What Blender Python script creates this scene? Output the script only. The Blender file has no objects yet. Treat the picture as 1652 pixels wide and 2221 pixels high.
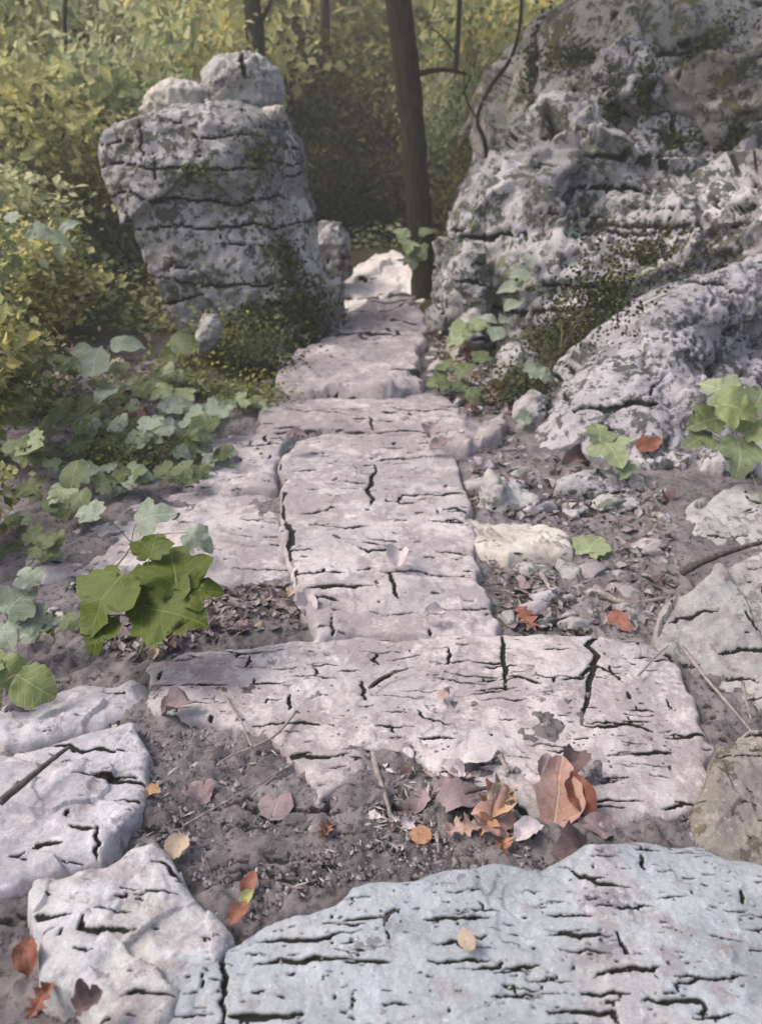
import bpy, bmesh, math, random
import numpy as np
from mathutils import Vector, Matrix, Euler
from mathutils.geometry import tessellate_polygon

R = math.radians
sc = bpy.context.scene
col = sc.collection
random.seed(11)
rng = np.random.default_rng(11)

# ------------------------------------------------------------------ camera
CAM_H, PITCH, FPX, CX, CY = 1.5, R(22.3), 1678.0, 826.0, 1110.5
cam = bpy.data.cameras.new('camera')
cam_o = bpy.data.objects.new('camera', cam)
col.objects.link(cam_o)
cam_o.location = (0, 0, CAM_H)
cam_o.rotation_euler = (R(90) - PITCH, 0, 0)
cam.sensor_fit = 'HORIZONTAL'
cam.sensor_width = 36.0
cam.lens = 36.0 * FPX / 1652.0
cam.clip_start, cam.clip_end = 0.05, 400
cam.dof.use_dof = True
cam.dof.focus_distance = 2.4
cam.dof.aperture_fstop = 3.4
sc.camera = cam_o

# ------------------------------------------------------------------ sky, sun, exposure
SUN_EL, SUN_AZ = 54.0, -96.0           # azimuth measured from +Y towards +X
w = bpy.data.worlds.new('World'); sc.world = w; w.use_nodes = True
nt = w.node_tree; nt.nodes.clear()
sky = nt.nodes.new('ShaderNodeTexSky'); sky.sky_type = 'NISHITA'; sky.sun_disc = False
sky.sun_elevation = R(SUN_EL); sky.sun_rotation = R(SUN_AZ)
sky.air_density = 1.0; sky.dust_density = 6.0; sky.ozone_density = 1.0
bg = nt.nodes.new('ShaderNodeBackground'); bg.inputs[1].default_value = 0.125
wo = nt.nodes.new('ShaderNodeOutputWorld')
nt.links.new(sky.outputs[0], bg.inputs[0]); nt.links.new(bg.outputs[0], wo.inputs[0])
sun = bpy.data.lights.new('sun', 'SUN'); sun.energy = 1.5; sun.angle = R(18); sun.color = (1.0, 0.955, 0.925)
sun_o = bpy.data.objects.new('sun', sun); col.objects.link(sun_o)
d = Vector((math.sin(R(SUN_AZ)) * math.cos(R(SUN_EL)), math.cos(R(SUN_AZ)) * math.cos(R(SUN_EL)), math.sin(R(SUN_EL))))
sun_o.rotation_euler = d.to_track_quat('Z', 'Y').to_euler()
sc.view_settings.view_transform = 'Standard'
sc.view_settings.look = 'None'
sc.view_settings.gamma = 1.0
sc.view_settings.exposure = 1.02
sc.view_settings.use_curve_mapping = False

# ------------------------------------------------------------------ projection helpers
cp, sp_ = math.cos(PITCH), math.sin(PITCH)
def ray(px, py):
    a = (px - CX) / FPX; b = (CY - py) / FPX
    return (a, cp + b * sp_, -sp_ + b * cp)
def on_plane(px, py, a, b=0.0):
    """where the sight line meets the plane z = a + b*y"""
    dx, dy, dz = ray(px, py)
    t = (a - CAM_H) / (dz - b * dy)
    return Vector((t * dx, t * dy, CAM_H + t * dz))
def at(px, py, Y):
    dx, dy, dz = ray(px, py)
    t = Y / dy
    return Vector((t * dx, Y, CAM_H + t * dz))

# ------------------------------------------------------------------ numpy noise
def _hash(ix, iy, iz, seed):
    h = (ix.astype(np.int64) * 374761393 + iy.astype(np.int64) * 668265263 + iz.astype(np.int64) * 2147483647 + seed * 144665) & 0xFFFFFFFF
    h = ((h ^ (h >> 13)) * 1274126177) & 0xFFFFFFFF
    h = ((h ^ (h >> 16)) * 2246822519) & 0xFFFFFFFF
    return ((h ^ (h >> 15)) & 0xFFFFFF) / float(0xFFFFFF) * 2 - 1
def vnoise(P, freq, seed=0):
    Q = P * freq
    I = np.floor(Q); F = Q - I
    F = F * F * F * (F * (F * 6 - 15) + 10)
    I = I.astype(np.int64)
    out = np.zeros(len(P))
    for dx in (0, 1):
        wx = F[:, 0] if dx else 1 - F[:, 0]
        for dy in (0, 1):
            wy = F[:, 1] if dy else 1 - F[:, 1]
            for dz in (0, 1):
                wz = F[:, 2] if dz else 1 - F[:, 2]
                out += wx * wy * wz * _hash(I[:, 0] + dx, I[:, 1] + dy, I[:, 2] + dz, seed)
    return out
def fbm(P, freq, octs=4, seed=0, gain=0.5):
    o = np.zeros(len(P)); a = 1.0
    for k in range(octs):
        o += a * vnoise(P + 17.3 * k, freq, seed + k); a *= gain; freq *= 2.03
    return o
def ridged(P, freq, octs=3, seed=0):
    o = np.zeros(len(P)); a = 1.0
    for k in range(octs):
        o += a * (1 - 2 * np.abs(vnoise(P + 7.7 * k, freq, seed + k))); a *= 0.5; freq *= 2.1
    return o
def facets(P, n, seed, amp):
    """broken rock planes: every cell has a tilt of its own"""
    r = np.random.default_rng(seed)
    lo, hi = P.min(0), P.max(0)
    C = lo + r.random((n, 3)) * (hi - lo)
    T = r.normal(size=(n, 3)); T /= np.linalg.norm(T, axis=1)[:, None]
    out = np.zeros(len(P))
    for s in range(0, len(P), 20000):
        Q = P[s:s + 20000]
        D = ((Q[:, None, :] - C[None]) ** 2).sum(2)
        k = D.argmin(1)
        out[s:s + 20000] = ((Q - C[k]) * T[k]).sum(1) + 0.15 * (T[k][:, 0])
    return out * amp

# ------------------------------------------------------------------ fissures
def random_cracks(seed, u0, u1, v0, v1, n, lmin, lmax, w, vert=0.14, tilt=0.0):
    r = np.random.default_rng(seed); out = []
    for i in range(n):
        L = lmin * (lmax * 1.5 / lmin) ** (r.random() ** 2.1)
        u, v = u0 + r.random() * (u1 - u0), v0 + r.random() * (v1 - v0)
        vertical = r.random() < vert
        k = max(4, int(6 + 8 * L / lmax))
        ang = (math.pi / 2 if vertical else 0) + r.normal() * 0.10 + tilt
        pts = []; ll = L * (0.55 if vertical else 1)
        for q in range(k + 1):
            pts.append((u, v))
            a = ang + r.normal() * (0.5 if vertical else 0.26)
            u += math.cos(a) * ll / k; v += math.sin(a) * ll / k * (1 if vertical else 0.75)
        wd = w * (0.36 + 0.6 * min(1.2, L / lmax)) * (0.5 + 0.9 * r.random())
        out.append((pts, wd))
        if not vertical and r.random() < 0.22 and L > 0.35 * lmax:       # a short spur
            q = int(r.integers(1, k)); s = 1 if r.random() < .5 else -1
            a0 = pts[q]; out.append(([a0, (a0[0] + r.normal() * .02 * L, a0[1] + s * .12 * L), (a0[0] + r.normal() * .05 * L, a0[1] + s * .22 * L)], wd * .8))
    return out
def crack_field(U, V, cracks, seed=0):
    P = np.stack([U, V, np.zeros(len(U))], 1)
    if not cracks: return np.zeros(len(U))
    ww = np.median([c[1] for c in cracks]) + 1e-6
    U = U + vnoise(P, 0.25 / ww, seed + 50) * ww * 0.7 + vnoise(P, 0.7 / ww, seed + 51) * ww * 0.3
    V = V + vnoise(P, 0.25 / ww, seed + 60) * ww * 0.6 + vnoise(P, 0.7 / ww, seed + 62) * ww * 0.4 + vnoise(P, 0.06 / ww, seed + 61) * ww * 0.9
    order = np.argsort(V); Us, Vs = U[order], V[order]
    F = np.zeros(len(U))
    for pts, wd in cracks:
        n = len(pts) - 1
        for q in range(n):
            (a0, b0), (a1, b1) = pts[q], pts[q + 1]
            t0, t1 = q / n, (q + 1) / n
            w0 = wd * (0.12 + math.sin(math.pi * t0) ** .6 * .9); w1 = wd * (0.12 + math.sin(math.pi * t1) ** .6 * .9)
            m = max(w0, w1) * 1.3
            i0, i1 = np.searchsorted(Vs, min(b0, b1) - m), np.searchsorted(Vs, max(b0, b1) + m)
            if i1 <= i0: continue
            u, v = Us[i0:i1], Vs[i0:i1]
            sel = np.nonzero((u > min(a0, a1) - m) & (u < max(a0, a1) + m))[0]
            if len(sel) == 0: continue
            u, v = u[sel], v[sel]
            dx, dy = a1 - a0, b1 - b0; l2 = dx * dx + dy * dy + 1e-12
            t = np.clip(((u - a0) * dx + (v - b0) * dy) / l2, 0, 1)
            dist = np.hypot(u - a0 - t * dx, v - b0 - t * dy)
            wl = w0 + (w1 - w0) * t
            f = np.clip((wl * 0.78 - dist) / (wl * 0.28), 0, 1)
            F[i0 + sel] = np.maximum(F[i0 + sel], f)
    out = np.zeros(len(U)); out[order] = F
    return out

def jag_line(P, seed, amp=.05):
    """break a hand-placed fissure into an irregular line"""
    r = np.random.default_rng(seed); out = [P[0]]
    for (a0, b0), (a1, b1) in zip(P[:-1], P[1:]):
        L = math.hypot(a1 - a0, b1 - b0)
        for k in (1, 2, 3):
            t = k / 3; j = 0 if k == 3 else 1
            out.append((a0 + (a1 - a0) * t + j * r.normal() * amp * L * 1.3, b0 + (b1 - b0) * t + j * r.normal() * amp * L * 1.3))
    return out

# ------------------------------------------------------------------ mesh helpers
def mesh_np(name, V, faces, attrs=None, smooth=True):
    """faces: an (n, k) int array"""
    me = bpy.data.meshes.new(name)
    V = np.asarray(V, dtype=np.float32); faces = np.asarray(faces, dtype=np.int32)
    n, k = faces.shape
    me.vertices.add(len(V)); me.vertices.foreach_set('co', V.ravel())
    me.loops.add(n * k); me.loops.foreach_set('vertex_index', faces.ravel())
    me.polygons.add(n)
    me.polygons.foreach_set('loop_start', np.arange(0, n * k, k, dtype=np.int32))
    me.polygons.foreach_set('use_smooth', np.full(n, smooth, dtype=bool))
    me.update(calc_edges=True)
    for a, vals in (attrs or {}).items():
        at_ = me.attributes.new(a, 'FLOAT', 'POINT'); at_.data.foreach_set('value', np.asarray(vals, dtype=np.float32))
    return me
def link(name, me, mat=None, parent=None):
    o = bpy.data.objects.new(name, me); col.objects.link(o)
    if mat is not None and me is not None and not me.materials: me.materials.append(mat)
    if parent is not None: o.parent = parent
    return o
def tag(o, label, cat, group=None, kind=None):
    if label: o['label'] = label
    if cat: o['category'] = cat
    if group: o['group'] = group
    if kind: o['kind'] = kind
    return o
def empty(name, loc):
    o = bpy.data.objects.new(name, None); o.location = loc; o.empty_display_size = .05; col.objects.link(o); return o
def tube(pts, radii, seg=7, wob=0.0, seed=0):
    """one tapered, slightly knobbly tube"""
    r = random.Random(seed)
    P = [Vector(p) for p in pts]; V = []; F = []
    n = len(P)
    for i, p in enumerate(P):
        t = (P[min(i + 1, n - 1)] - P[max(i - 1, 0)]).normalized()
        a = Vector((0, 0, 1)) if abs(t.z) < .9 else Vector((1, 0, 0))
        u = t.cross(a).normalized(); v = t.cross(u)
        for k in range(seg):
            th = 2 * math.pi * k / seg
            rr = radii[i] * (1 + r.uniform(-wob, wob))
            V.append(p + u * (math.cos(th) * rr) + v * (math.sin(th) * rr))
    for i in range(n - 1):
        for k in range(seg):
            F.append((i * seg + k, i * seg + (k + 1) % seg, (i + 1) * seg + (k + 1) % seg, (i + 1) * seg + k))
    for e, i in ((0, 0), (1, n - 1)):
        c = len(V); V.append(P[i])
        for k in range(seg):
            q = (i * seg + k, i * seg + (k + 1) % seg)
            F.append((q[0], c, c, q[1]) if e == 0 else (q[1], c, c, q[0]))
    return [tuple(v) for v in V], F
def mesh_tubes(name, tubes):
    bm = bmesh.new()
    for V, F in tubes:
        vs = [bm.verts.new(v) for v in V]
        for f in F:
            g = []
            for i in f:
                if vs[i] not in g: g.append(vs[i])
            try: bm.faces.new(g).smooth = True
            except ValueError: pass
    bmesh.ops.recalc_face_normals(bm, faces=bm.faces)
    me = bpy.data.meshes.new(name); bm.to_mesh(me); bm.free(); return me
def bez(pts, n=4):
    """a smooth line through points"""
    P = [Vector(p) for p in pts]
    if len(P) < 3: 
        return [P[0].lerp(P[-1], i / n) for i in range(n + 1)]
    out = []
    for i in range(len(P) - 1):
        p0, p1, p2, p3 = P[max(i - 1, 0)], P[i], P[i + 1], P[min(i + 2, len(P) - 1)]
        for k in range(n):
            t = k / n
            out.append(0.5 * ((2 * p1) + (p2 - p0) * t + (2 * p0 - 5 * p1 + 4 * p2 - p3) * t * t + (3 * p1 - p0 - 3 * p2 + p3) * t ** 3))
    out.append(P[-1]); return out

# ------------------------------------------------------------------ materials
def srgb(r, g, b):
    f = lambda c: (c / 255 / 12.92) if c <= 10 else ((c / 255 + .055) / 1.055) ** 2.4
    return (f(r), f(g), f(b), 1)
class NB:
    def __init__(s, name):
        s.m = bpy.data.materials.new(name); s.m.use_nodes = True
        s.t = s.m.node_tree; s.t.nodes.clear()
        s.out = s.n('ShaderNodeOutputMaterial')
    def n(s, typ, **kw):
        x = s.t.nodes.new(typ)
        for k, v in kw.items(): setattr(x, k, v)
        return x
    def l(s, a, b): s.t.links.new(a, b)
    def coord(s, world=True):
        if world: return s.n('ShaderNodeNewGeometry').outputs['Position']
        return s.n('ShaderNodeTexCoord').outputs['Object']
    def noise(s, vec, scale, detail=4, rough=.55, w=None):
        x = s.n('ShaderNodeTexNoise'); x.inputs['Scale'].default_value = scale
        x.inputs['Detail'].default_value = detail; x.inputs['Roughness'].default_value = rough
        s.l(vec, x.inputs['Vector']); return x.outputs['Fac']
    def ramp(s, fac, lo, hi, inv=False):
        x = s.n('ShaderNodeMapRange'); x.interpolation_type = 'SMOOTHSTEP'
        x.inputs[1].default_value = lo; x.inputs[2].default_value = hi
        x.inputs[3].default_value = 1.0 if inv else 0.0; x.inputs[4].default_value = 0.0 if inv else 1.0
        s.l(fac, x.inputs[0]); return x.outputs[0]
    def mul(s, a, b, op='MULTIPLY'):
        x = s.n('ShaderNodeMath', operation=op)
        for i, q in enumerate((a, b)):
            if isinstance(q, (int, float)): x.inputs[i].default_value = q
            else: s.l(q, x.inputs[i])
        return x.outputs[0]
    def mix(s, fac, a, b):
        x = s.n('ShaderNodeMix', data_type='RGBA')
        if isinstance(fac, (int, float)): x.inputs[0].default_value = fac
        else: s.l(fac, x.inputs[0])
        for i, q in ((6, a), (7, b)):
            if isinstance(q, tuple): x.inputs[i].default_value = q
            else: s.l(q, x.inputs[i])
        return x.outputs[2]
    def attr(s, name):
        x = s.n('ShaderNodeAttribute'); x.attribute_name = name; return x.outputs['Fac']
    def bsdf(s, colr, rough=.85, height=None, bump=.3, dist=.01, spec=.25, translucent=0):
        p = s.n('ShaderNodeBsdfPrincipled')
        if isinstance(colr, tuple): p.inputs['Base Color'].default_value = colr
        else: s.l(colr, p.inputs['Base Color'])
        if isinstance(rough, (int, float)): p.inputs['Roughness'].default_value = rough
        else: s.l(rough, p.inputs['Roughness'])
        p.inputs['Specular IOR Level'].default_value = spec
        if height is not None:
            b = s.n('ShaderNodeBump'); b.inputs['Strength'].default_value = bump; b.inputs['Distance'].default_value = dist
            s.l(height, b.inputs['Height']); s.l(b.outputs[0], p.inputs['Normal'])
        o = p.outputs[0]
        if translucent:
            t = s.n('ShaderNodeBsdfTranslucent')
            if isinstance(colr, tuple): t.inputs[0].default_value = colr
            else: s.l(colr, t.inputs[0])
            mx = s.n('ShaderNodeMixShader'); mx.inputs[0].default_value = translucent
            s.l(o, mx.inputs[1]); s.l(t.outputs[0], mx.inputs[2]); o = mx.outputs[0]
        s.l(o, s.out.inputs['Surface']); return s.m

def rock_mat(name, c1, c2, dark=0.35, darkc=srgb(72, 74, 66), moss=0.0, mossc=srgb(84, 92, 40), lichen=0.1, lichc=srgb(190, 205, 195),
             scale=1.0, patch=.3, tint=None, dirt=0.0):
    b = NB(name); P = b.coord(True)
    K = .74
    c1, c2, tint, lichc = [None if q is None else tuple(v * K for v in q[:3]) + (1,) for q in (c1, c2, tint, lichc)]
    big = b.ramp(b.noise(P, 1.7 * scale, 5, .6), .35, .65)
    c = b.mix(big, c1, c2)
    if patch:
        nz = b.n('ShaderNodeTexNoise'); nz.inputs['Scale'].default_value = 3.5 * scale; nz.inputs['Detail'].default_value = 5; b.l(P, nz.inputs['Vector'])
        va = b.n('ShaderNodeVectorMath', operation='MULTIPLY_ADD'); va.inputs[1].default_value = (.45 / scale,) * 3; b.l(nz.outputs['Color'], va.inputs[0]); b.l(P, va.inputs[2])
        vo = b.n('ShaderNodeTexVoronoi'); vo.inputs['Scale'].default_value = 2.6 * scale; b.l(va.outputs[0], vo.inputs['Vector'])
        sv = b.n('ShaderNodeSeparateXYZ'); b.l(vo.outputs['Color'], sv.inputs[0])
        c = b.mix(b.mul(b.ramp(sv.outputs[0], .3, .7), patch), c, tuple(v * .45 for v in c1[:3]) + (1,))
        c = b.mix(b.mul(b.ramp(sv.outputs[1], .5, .9), patch * .7), c, tuple(min(.7, v * 1.4) for v in c2[:3]) + (1,))
    mid = b.ramp(b.noise(P, 7 * scale, 6, .65), .40, .68)
    c = b.mix(b.mul(mid, .6), c, tuple(x * .6 for x in c1[:3]) + (1,))
    if tint: c = b.mix(b.mul(b.ramp(b.noise(P, 3.1 * scale, 4, .6), .5, .66), .7), c, tint)
    pale = b.ramp(b.noise(P, 11 * scale, 5, .7), .57, .70)
    c = b.mix(b.mul(pale, .55), c, tuple(min(.75, x * 1.35) for x in c2[:3]) + (1,))
    if dark:
        a = b.mul(b.noise(P, 4.3 * scale, 7, .72), b.noise(P, 19 * scale, 4, .7), 'ADD')
        dk = b.ramp(a, 1.21 - .3 * dark, 1.27 - .3 * dark)
        c = b.mix(b.mul(dk, .92), c, darkc)
    if moss:
        a = b.mul(b.noise(P, 2.1 * scale, 6, .7), b.noise(P, 23 * scale, 3, .7), 'ADD')
        mo = b.ramp(a, 1.2 - .3 * moss, 1.33 - .3 * moss)
        c = b.mix(b.mul(mo, .8), c, mossc)
    if lichen:
        li = b.ramp(b.noise(P, 5.7 * scale, 3, .5), .74 - .25 * lichen, .80 - .25 * lichen)
        c = b.mix(b.mul(li, .6), c, lichc)
    if dirt:
        a = b.mul(b.noise(P, 2.7, 5, .65), b.mul(b.noise(P, 14, 6, .75), .8), 'ADD')
        c = b.mix(b.mul(b.ramp(a, .98 - .2 * dirt, 1.12 - .2 * dirt), .62), c, srgb(128, 119, 122))
        c = b.mix(b.mul(b.ramp(b.noise(P, 33, 6, .8), .55, .66), .35), c, srgb(112, 106, 108))
    sp = b.noise(P, 160 * scale, 3, .8)
    c = b.mix(b.mul(b.ramp(sp, .52, .72), .40), c, srgb(70, 68, 66))
    c = b.mix(b.mul(b.ramp(b.noise(P, 90 * scale, 3, .8), .56, .74), .35), c, srgb(225, 220, 215))
    cr = b.attr('crack')
    c = b.mix(b.ramp(cr, .02, .55), c, srgb(34, 34, 31))
    h = b.mul(b.noise(P, 45 * scale, 6, .7), b.mul(b.noise(P, 190 * scale, 3, .7), .35), 'ADD')
    return b.bsdf(c, .88, h, .45, .012 / scale, .18)

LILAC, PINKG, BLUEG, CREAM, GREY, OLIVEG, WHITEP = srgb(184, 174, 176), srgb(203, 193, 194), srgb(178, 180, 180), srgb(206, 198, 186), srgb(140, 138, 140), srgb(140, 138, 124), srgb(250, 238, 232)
M = {}
M['slab_pink'] = rock_mat('slab_pink', PINKG, srgb(208, 201, 203), .18, srgb(110, 104, 108), 0, lichen=.02, tint=srgb(176, 172, 176), dirt=.75)
M['slab_blue'] = rock_mat('slab_blue', srgb(166, 172, 178), srgb(178, 184, 190), .10, srgb(112, 112, 116), 0, lichen=.05, lichc=srgb(215, 218, 224), tint=srgb(178, 176, 176), dirt=.1)
M['slab_lilac'] = rock_mat('slab_lilac', LILAC, PINKG, .30, srgb(98, 92, 96), 0, lichen=.02, tint=srgb(164, 156, 160), dirt=.75)
M['slab_sun_paint'] = rock_mat('slab_sun_paint', WHITEP, srgb(255, 250, 246), .12, srgb(140, 122, 116), 0, lichen=0)  # whitened so the colour itself carries a patch of sun
M['stone_grey'] = rock_mat('stone_grey', srgb(174, 171, 172), srgb(194, 190, 191), .66, srgb(66, 68, 60), .25, lichen=.14, lichc=srgb(206, 206, 200), scale=.8, patch=.75)
M['stone_pale'] = rock_mat('stone_pale', CREAM, srgb(214, 206, 200), .3, srgb(110, 104, 96), 0, lichen=.15)
M['stone_cap'] = rock_mat('stone_cap', srgb(178, 176, 172), srgb(196, 192, 190), .42, srgb(92, 92, 84), .12, lichen=.12)
M['rock_back'] = rock_mat('rock_back', srgb(168, 164, 158), srgb(188, 183, 178), .66, srgb(70, 70, 56), .45, srgb(92, 92, 54), lichen=.14, scale=.6, patch=.5)
M['rock_mid'] = rock_mat('rock_mid', srgb(180, 176, 177), srgb(202, 197, 198), .68, srgb(66, 68, 60), .22, srgb(92, 98, 56), lichen=.24, lichc=srgb(184, 202, 190), scale=.62, patch=.7)
M['rock_slant'] = rock_mat('rock_slant', srgb(170, 166, 171), srgb(192, 187, 191), .66, srgb(62, 62, 62), .06, lichen=.1, scale=1.15)
M['rock_olive'] = rock_mat('rock_olive', srgb(170, 168, 166), srgb(184, 182, 181), .45, srgb(104, 101, 95), .12, srgb(120, 119, 92), lichen=.1, dirt=.4)
M['rock_brown'] = rock_mat('rock_brown', srgb(146, 138, 130), srgb(164, 157, 150), .6, srgb(82, 76, 68), .2, srgb(104, 100, 72), lichen=.05)
M['rock_left'] = rock_mat('rock_left', srgb(186, 185, 188), srgb(206, 205, 210), .20, srgb(120, 116, 122), 0, lichen=.3, lichc=srgb(230, 230, 236), tint=srgb(192, 188, 178), dirt=.25)
M['rock_lilac_left'] = rock_mat('rock_lilac_left', srgb(188, 184, 192), srgb(206, 202, 206), .2, srgb(130, 122, 130), 0, lichen=.2, lichc=srgb(222, 222, 226), dirt=.25)

def soil_mat():
    b = NB('soil'); P = b.coord(True)
    c = b.mix(b.ramp(b.noise(P, 6, 6, .7), .35, .65), srgb(104, 99, 101), srgb(138, 131, 133))
    c = b.mix(b.ramp(b.noise(P, 40, 5, .75), .5, .66), c, srgb(66, 60, 60))
    c = b.mix(b.mul(b.ramp(b.noise(P, 75, 4, .75), .6, .72), .6), c, srgb(156, 148, 150))
    sx = b.n('ShaderNodeSeparateXYZ'); b.l(P, sx.inputs[0])
    # woodland floor: brown and mossy beyond the trodden path
    far = b.ramp(sx.outputs['Y'], 4.0, 8.0)
    wood = b.mix(b.ramp(b.noise(P, 2.5, 6, .7), .4, .62), srgb(66, 58, 46), srgb(72, 72, 42))
    c = b.mix(far, c, wood)
    c = b.mix(b.mul(b.ramp(b.attr('crack'), .05, .6), .85), c, srgb(40, 38, 36))
    h = b.mul(b.noise(P, 60, 7, .75), b.mul(b.noise(P, 16, 3), .8), 'ADD')
    return b.bsdf(c, .95, h, .8, .02, .1)
M['soil'] = soil_mat()

def leaf_mat(name, c1, c2, c3=None, trans=.3, rough=.6, vein=None, blot=None):
    b = NB(name); P = b.coord(False)
    oi = b.n('ShaderNodeObjectInfo')
    c = b.mix(b.ramp(b.noise(b.coord(True), 9, 3), .38, .62), c1, c2)
    c = b.mix(b.mul(oi.outputs['Random'], .55), c, c3 or c2)
    if blot: c = b.mix(b.mul(b.ramp(b.noise(b.coord(True), 55, 4, .7), .55, .68), .8), c, blot)
    sx = b.n('ShaderNodeSeparateXYZ'); b.l(P, sx.inputs[0])
    ax = b.mul(sx.outputs['X'], 0, 'ADD'); ax = b.n('ShaderNodeMath', operation='ABSOLUTE'); b.l(sx.outputs['X'], ax.inputs[0]); ax = ax.outputs[0]
    ph = b.mul(b.mul(sx.outputs['Y'], b.mul(ax, .75), 'SUBTRACT'), 34)
    sn = b.n('ShaderNodeMath', operation='SINE'); b.l(ph, sn.inputs[0])
    side = b.ramp(sn.outputs[0], .86, .98)
    midr = b.ramp(ax, .008, .022, True)
    vn = b.mul(b.mul(side, .5), midr, 'MAXIMUM')
    c = b.mix(b.mul(vn, .3), c, vein or tuple(min(.8, v * 1.6) for v in c1[:3]) + (1,))
    c = b.mix(b.mul(b.ramp(b.noise(b.coord(True), 38, 5, .75), .5, .66), .45), c, tuple(v * .5 for v in c2[:3]) + (1,))
    h = b.mul(b.noise(b.coord(True), 90, 4, .7), b.mul(vn, .5), 'SUBTRACT')
    return b.bsdf(c, rough, h, .5, .006, .25, trans)
def crown_mat(name, cols, trans=.35):
    b = NB(name); t = b.attr('tint')
    cr = b.n('ShaderNodeValToRGB'); e = cr.color_ramp
    while len(e.elements) < len(cols): e.elements.new(.5)
    for i, c in enumerate(cols): e.elements[i].position = i / (len(cols) - 1); e.elements[i].color = c
    b.l(t, cr.inputs[0])
    return b.bsdf(cr.outputs[0], .65, None, spec=.2, translucent=trans)
M['leaf_olive'] = leaf_mat('leaf_olive', srgb(80, 92, 28), srgb(66, 80, 22), srgb(88, 98, 36), .2, .5, srgb(140, 152, 80), srgb(70, 84, 24))
M['leaf_pale'] = leaf_mat('leaf_pale', srgb(126, 136, 88), srgb(112, 124, 76), srgb(136, 144, 100), .25, .55, srgb(200, 208, 160))
M['leaf_teal'] = leaf_mat('leaf_teal', srgb(130, 140, 124), srgb(114, 126, 106), srgb(148, 154, 138), .2, .55, srgb(186, 200, 184))
M['leaf_green'] = leaf_mat('leaf_green', srgb(100, 110, 76), srgb(82, 94, 56), srgb(122, 130, 98), .3, .55, srgb(170, 184, 130))
M['leaf_lime'] = leaf_mat('leaf_lime', srgb(142, 152, 116), srgb(124, 136, 96), srgb(158, 166, 136), .3, .55, srgb(214, 222, 170))
M['dry_red'] = leaf_mat('dry_red', srgb(136, 92, 78), srgb(116, 72, 58), srgb(150, 110, 96), .12, .7, srgb(178, 130, 112), srgb(112, 60, 42))
M['dry_pink'] = leaf_mat('dry_pink', srgb(164, 136, 128), srgb(158, 122, 106), srgb(172, 150, 142), .12, .7, srgb(204, 182, 170), srgb(156, 98, 72))
M['dry_orange'] = leaf_mat('dry_orange', srgb(164, 118, 96), srgb(172, 142, 112), srgb(146, 96, 76), .12, .7, srgb(214, 190, 150), srgb(140, 68, 44))
M['dry_mauve'] = leaf_mat('dry_mauve', srgb(134, 118, 120), srgb(112, 96, 100), srgb(152, 138, 138), .1, .7, srgb(172, 152, 152))
M['dry_dark'] = leaf_mat('dry_dark', srgb(96, 80, 82), srgb(80, 66, 66), srgb(114, 96, 94), .1, .7)
M['dry_tan'] = leaf_mat('dry_tan', srgb(166, 150, 134), srgb(178, 162, 144), srgb(156, 136, 116), .1, .7, srgb(206, 194, 178))
M['dry_white'] = leaf_mat('dry_white', srgb(184, 174, 176), srgb(192, 182, 182), srgb(172, 164, 170), .1, .7)
M['bract'] = leaf_mat('bract', srgb(154, 156, 104), srgb(166, 164, 112), None, .2, .6)
M['litter'] = crown_mat('litter', [srgb(62, 56, 56), srgb(92, 85, 86), srgb(118, 110, 110), srgb(146, 138, 138), srgb(102, 86, 80)], .05)
M['crumb'] = crown_mat('crumb', [srgb(64, 60, 61), srgb(92, 87, 89), srgb(114, 108, 111), srgb(146, 140, 143)], 0)
M['chip'] = crown_mat('chip', [srgb(110, 100, 98), srgb(140, 132, 130), srgb(170, 162, 158)], 0)
YG = [srgb(84, 90, 54), srgb(132, 136, 90), srgb(168, 168, 118), srgb(200, 196, 142), srgb(232, 216, 128)]
GG = [srgb(84, 92, 58), srgb(126, 136, 92), srgb(160, 168, 126), srgb(186, 190, 152), srgb(212, 208, 158)]
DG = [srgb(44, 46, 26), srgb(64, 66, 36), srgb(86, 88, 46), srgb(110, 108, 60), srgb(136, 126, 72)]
M['crown_yellow'] = crown_mat('crown_yellow', YG, .5)
M['crown_green'] = crown_mat('crown_green', GG, .5)
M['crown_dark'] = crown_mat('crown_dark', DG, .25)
M['moss_shade'] = crown_mat('moss_shade', [srgb(34, 36, 22), srgb(50, 54, 30), srgb(66, 72, 38), srgb(90, 94, 48)], .15)  # moss tones darkened to put shade into clefts and the stone's flank
M['moss_leaf'] = crown_mat('moss_leaf', [srgb(48, 54, 22), srgb(76, 84, 34), srgb(110, 118, 48), srgb(150, 152, 66)], .25)
def bark_mat(name, c1, c2, c3):
    b = NB(name); P = b.coord(True)
    mp = b.n('ShaderNodeMapping'); mp.inputs['Scale'].default_value = (9, 9, 1.6); b.l(P, mp.inputs[0])
    n = b.noise(mp.outputs[0], 4, 6, .7)
    c = b.mix(b.ramp(n, .38, .62), c1, c2)
    c = b.mix(b.mul(b.ramp(b.noise(P, 4, 5, .7), .52, .64), .7), c, c3)
    return b.bsdf(c, .95, n, .8, .04, .1)
M['bark'] = bark_mat('bark', srgb(36, 33, 27), srgb(62, 56, 45), srgb(52, 52, 34))
M['bark_pale'] = bark_mat('bark_pale', srgb(124, 118, 92), srgb(156, 150, 124), srgb(120, 124, 80))
M['stick'] = bark_mat('stick', srgb(140, 130, 128), srgb(168, 158, 154), srgb(120, 110, 106))
M['stick_dark'] = bark_mat('stick_dark', srgb(84, 76, 76), srgb(112, 102, 100), srgb(70, 62, 60))
M['stem_green'] = bark_mat('stem_green', srgb(128, 136, 88), srgb(150, 152, 108), srgb(120, 110, 80))

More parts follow.
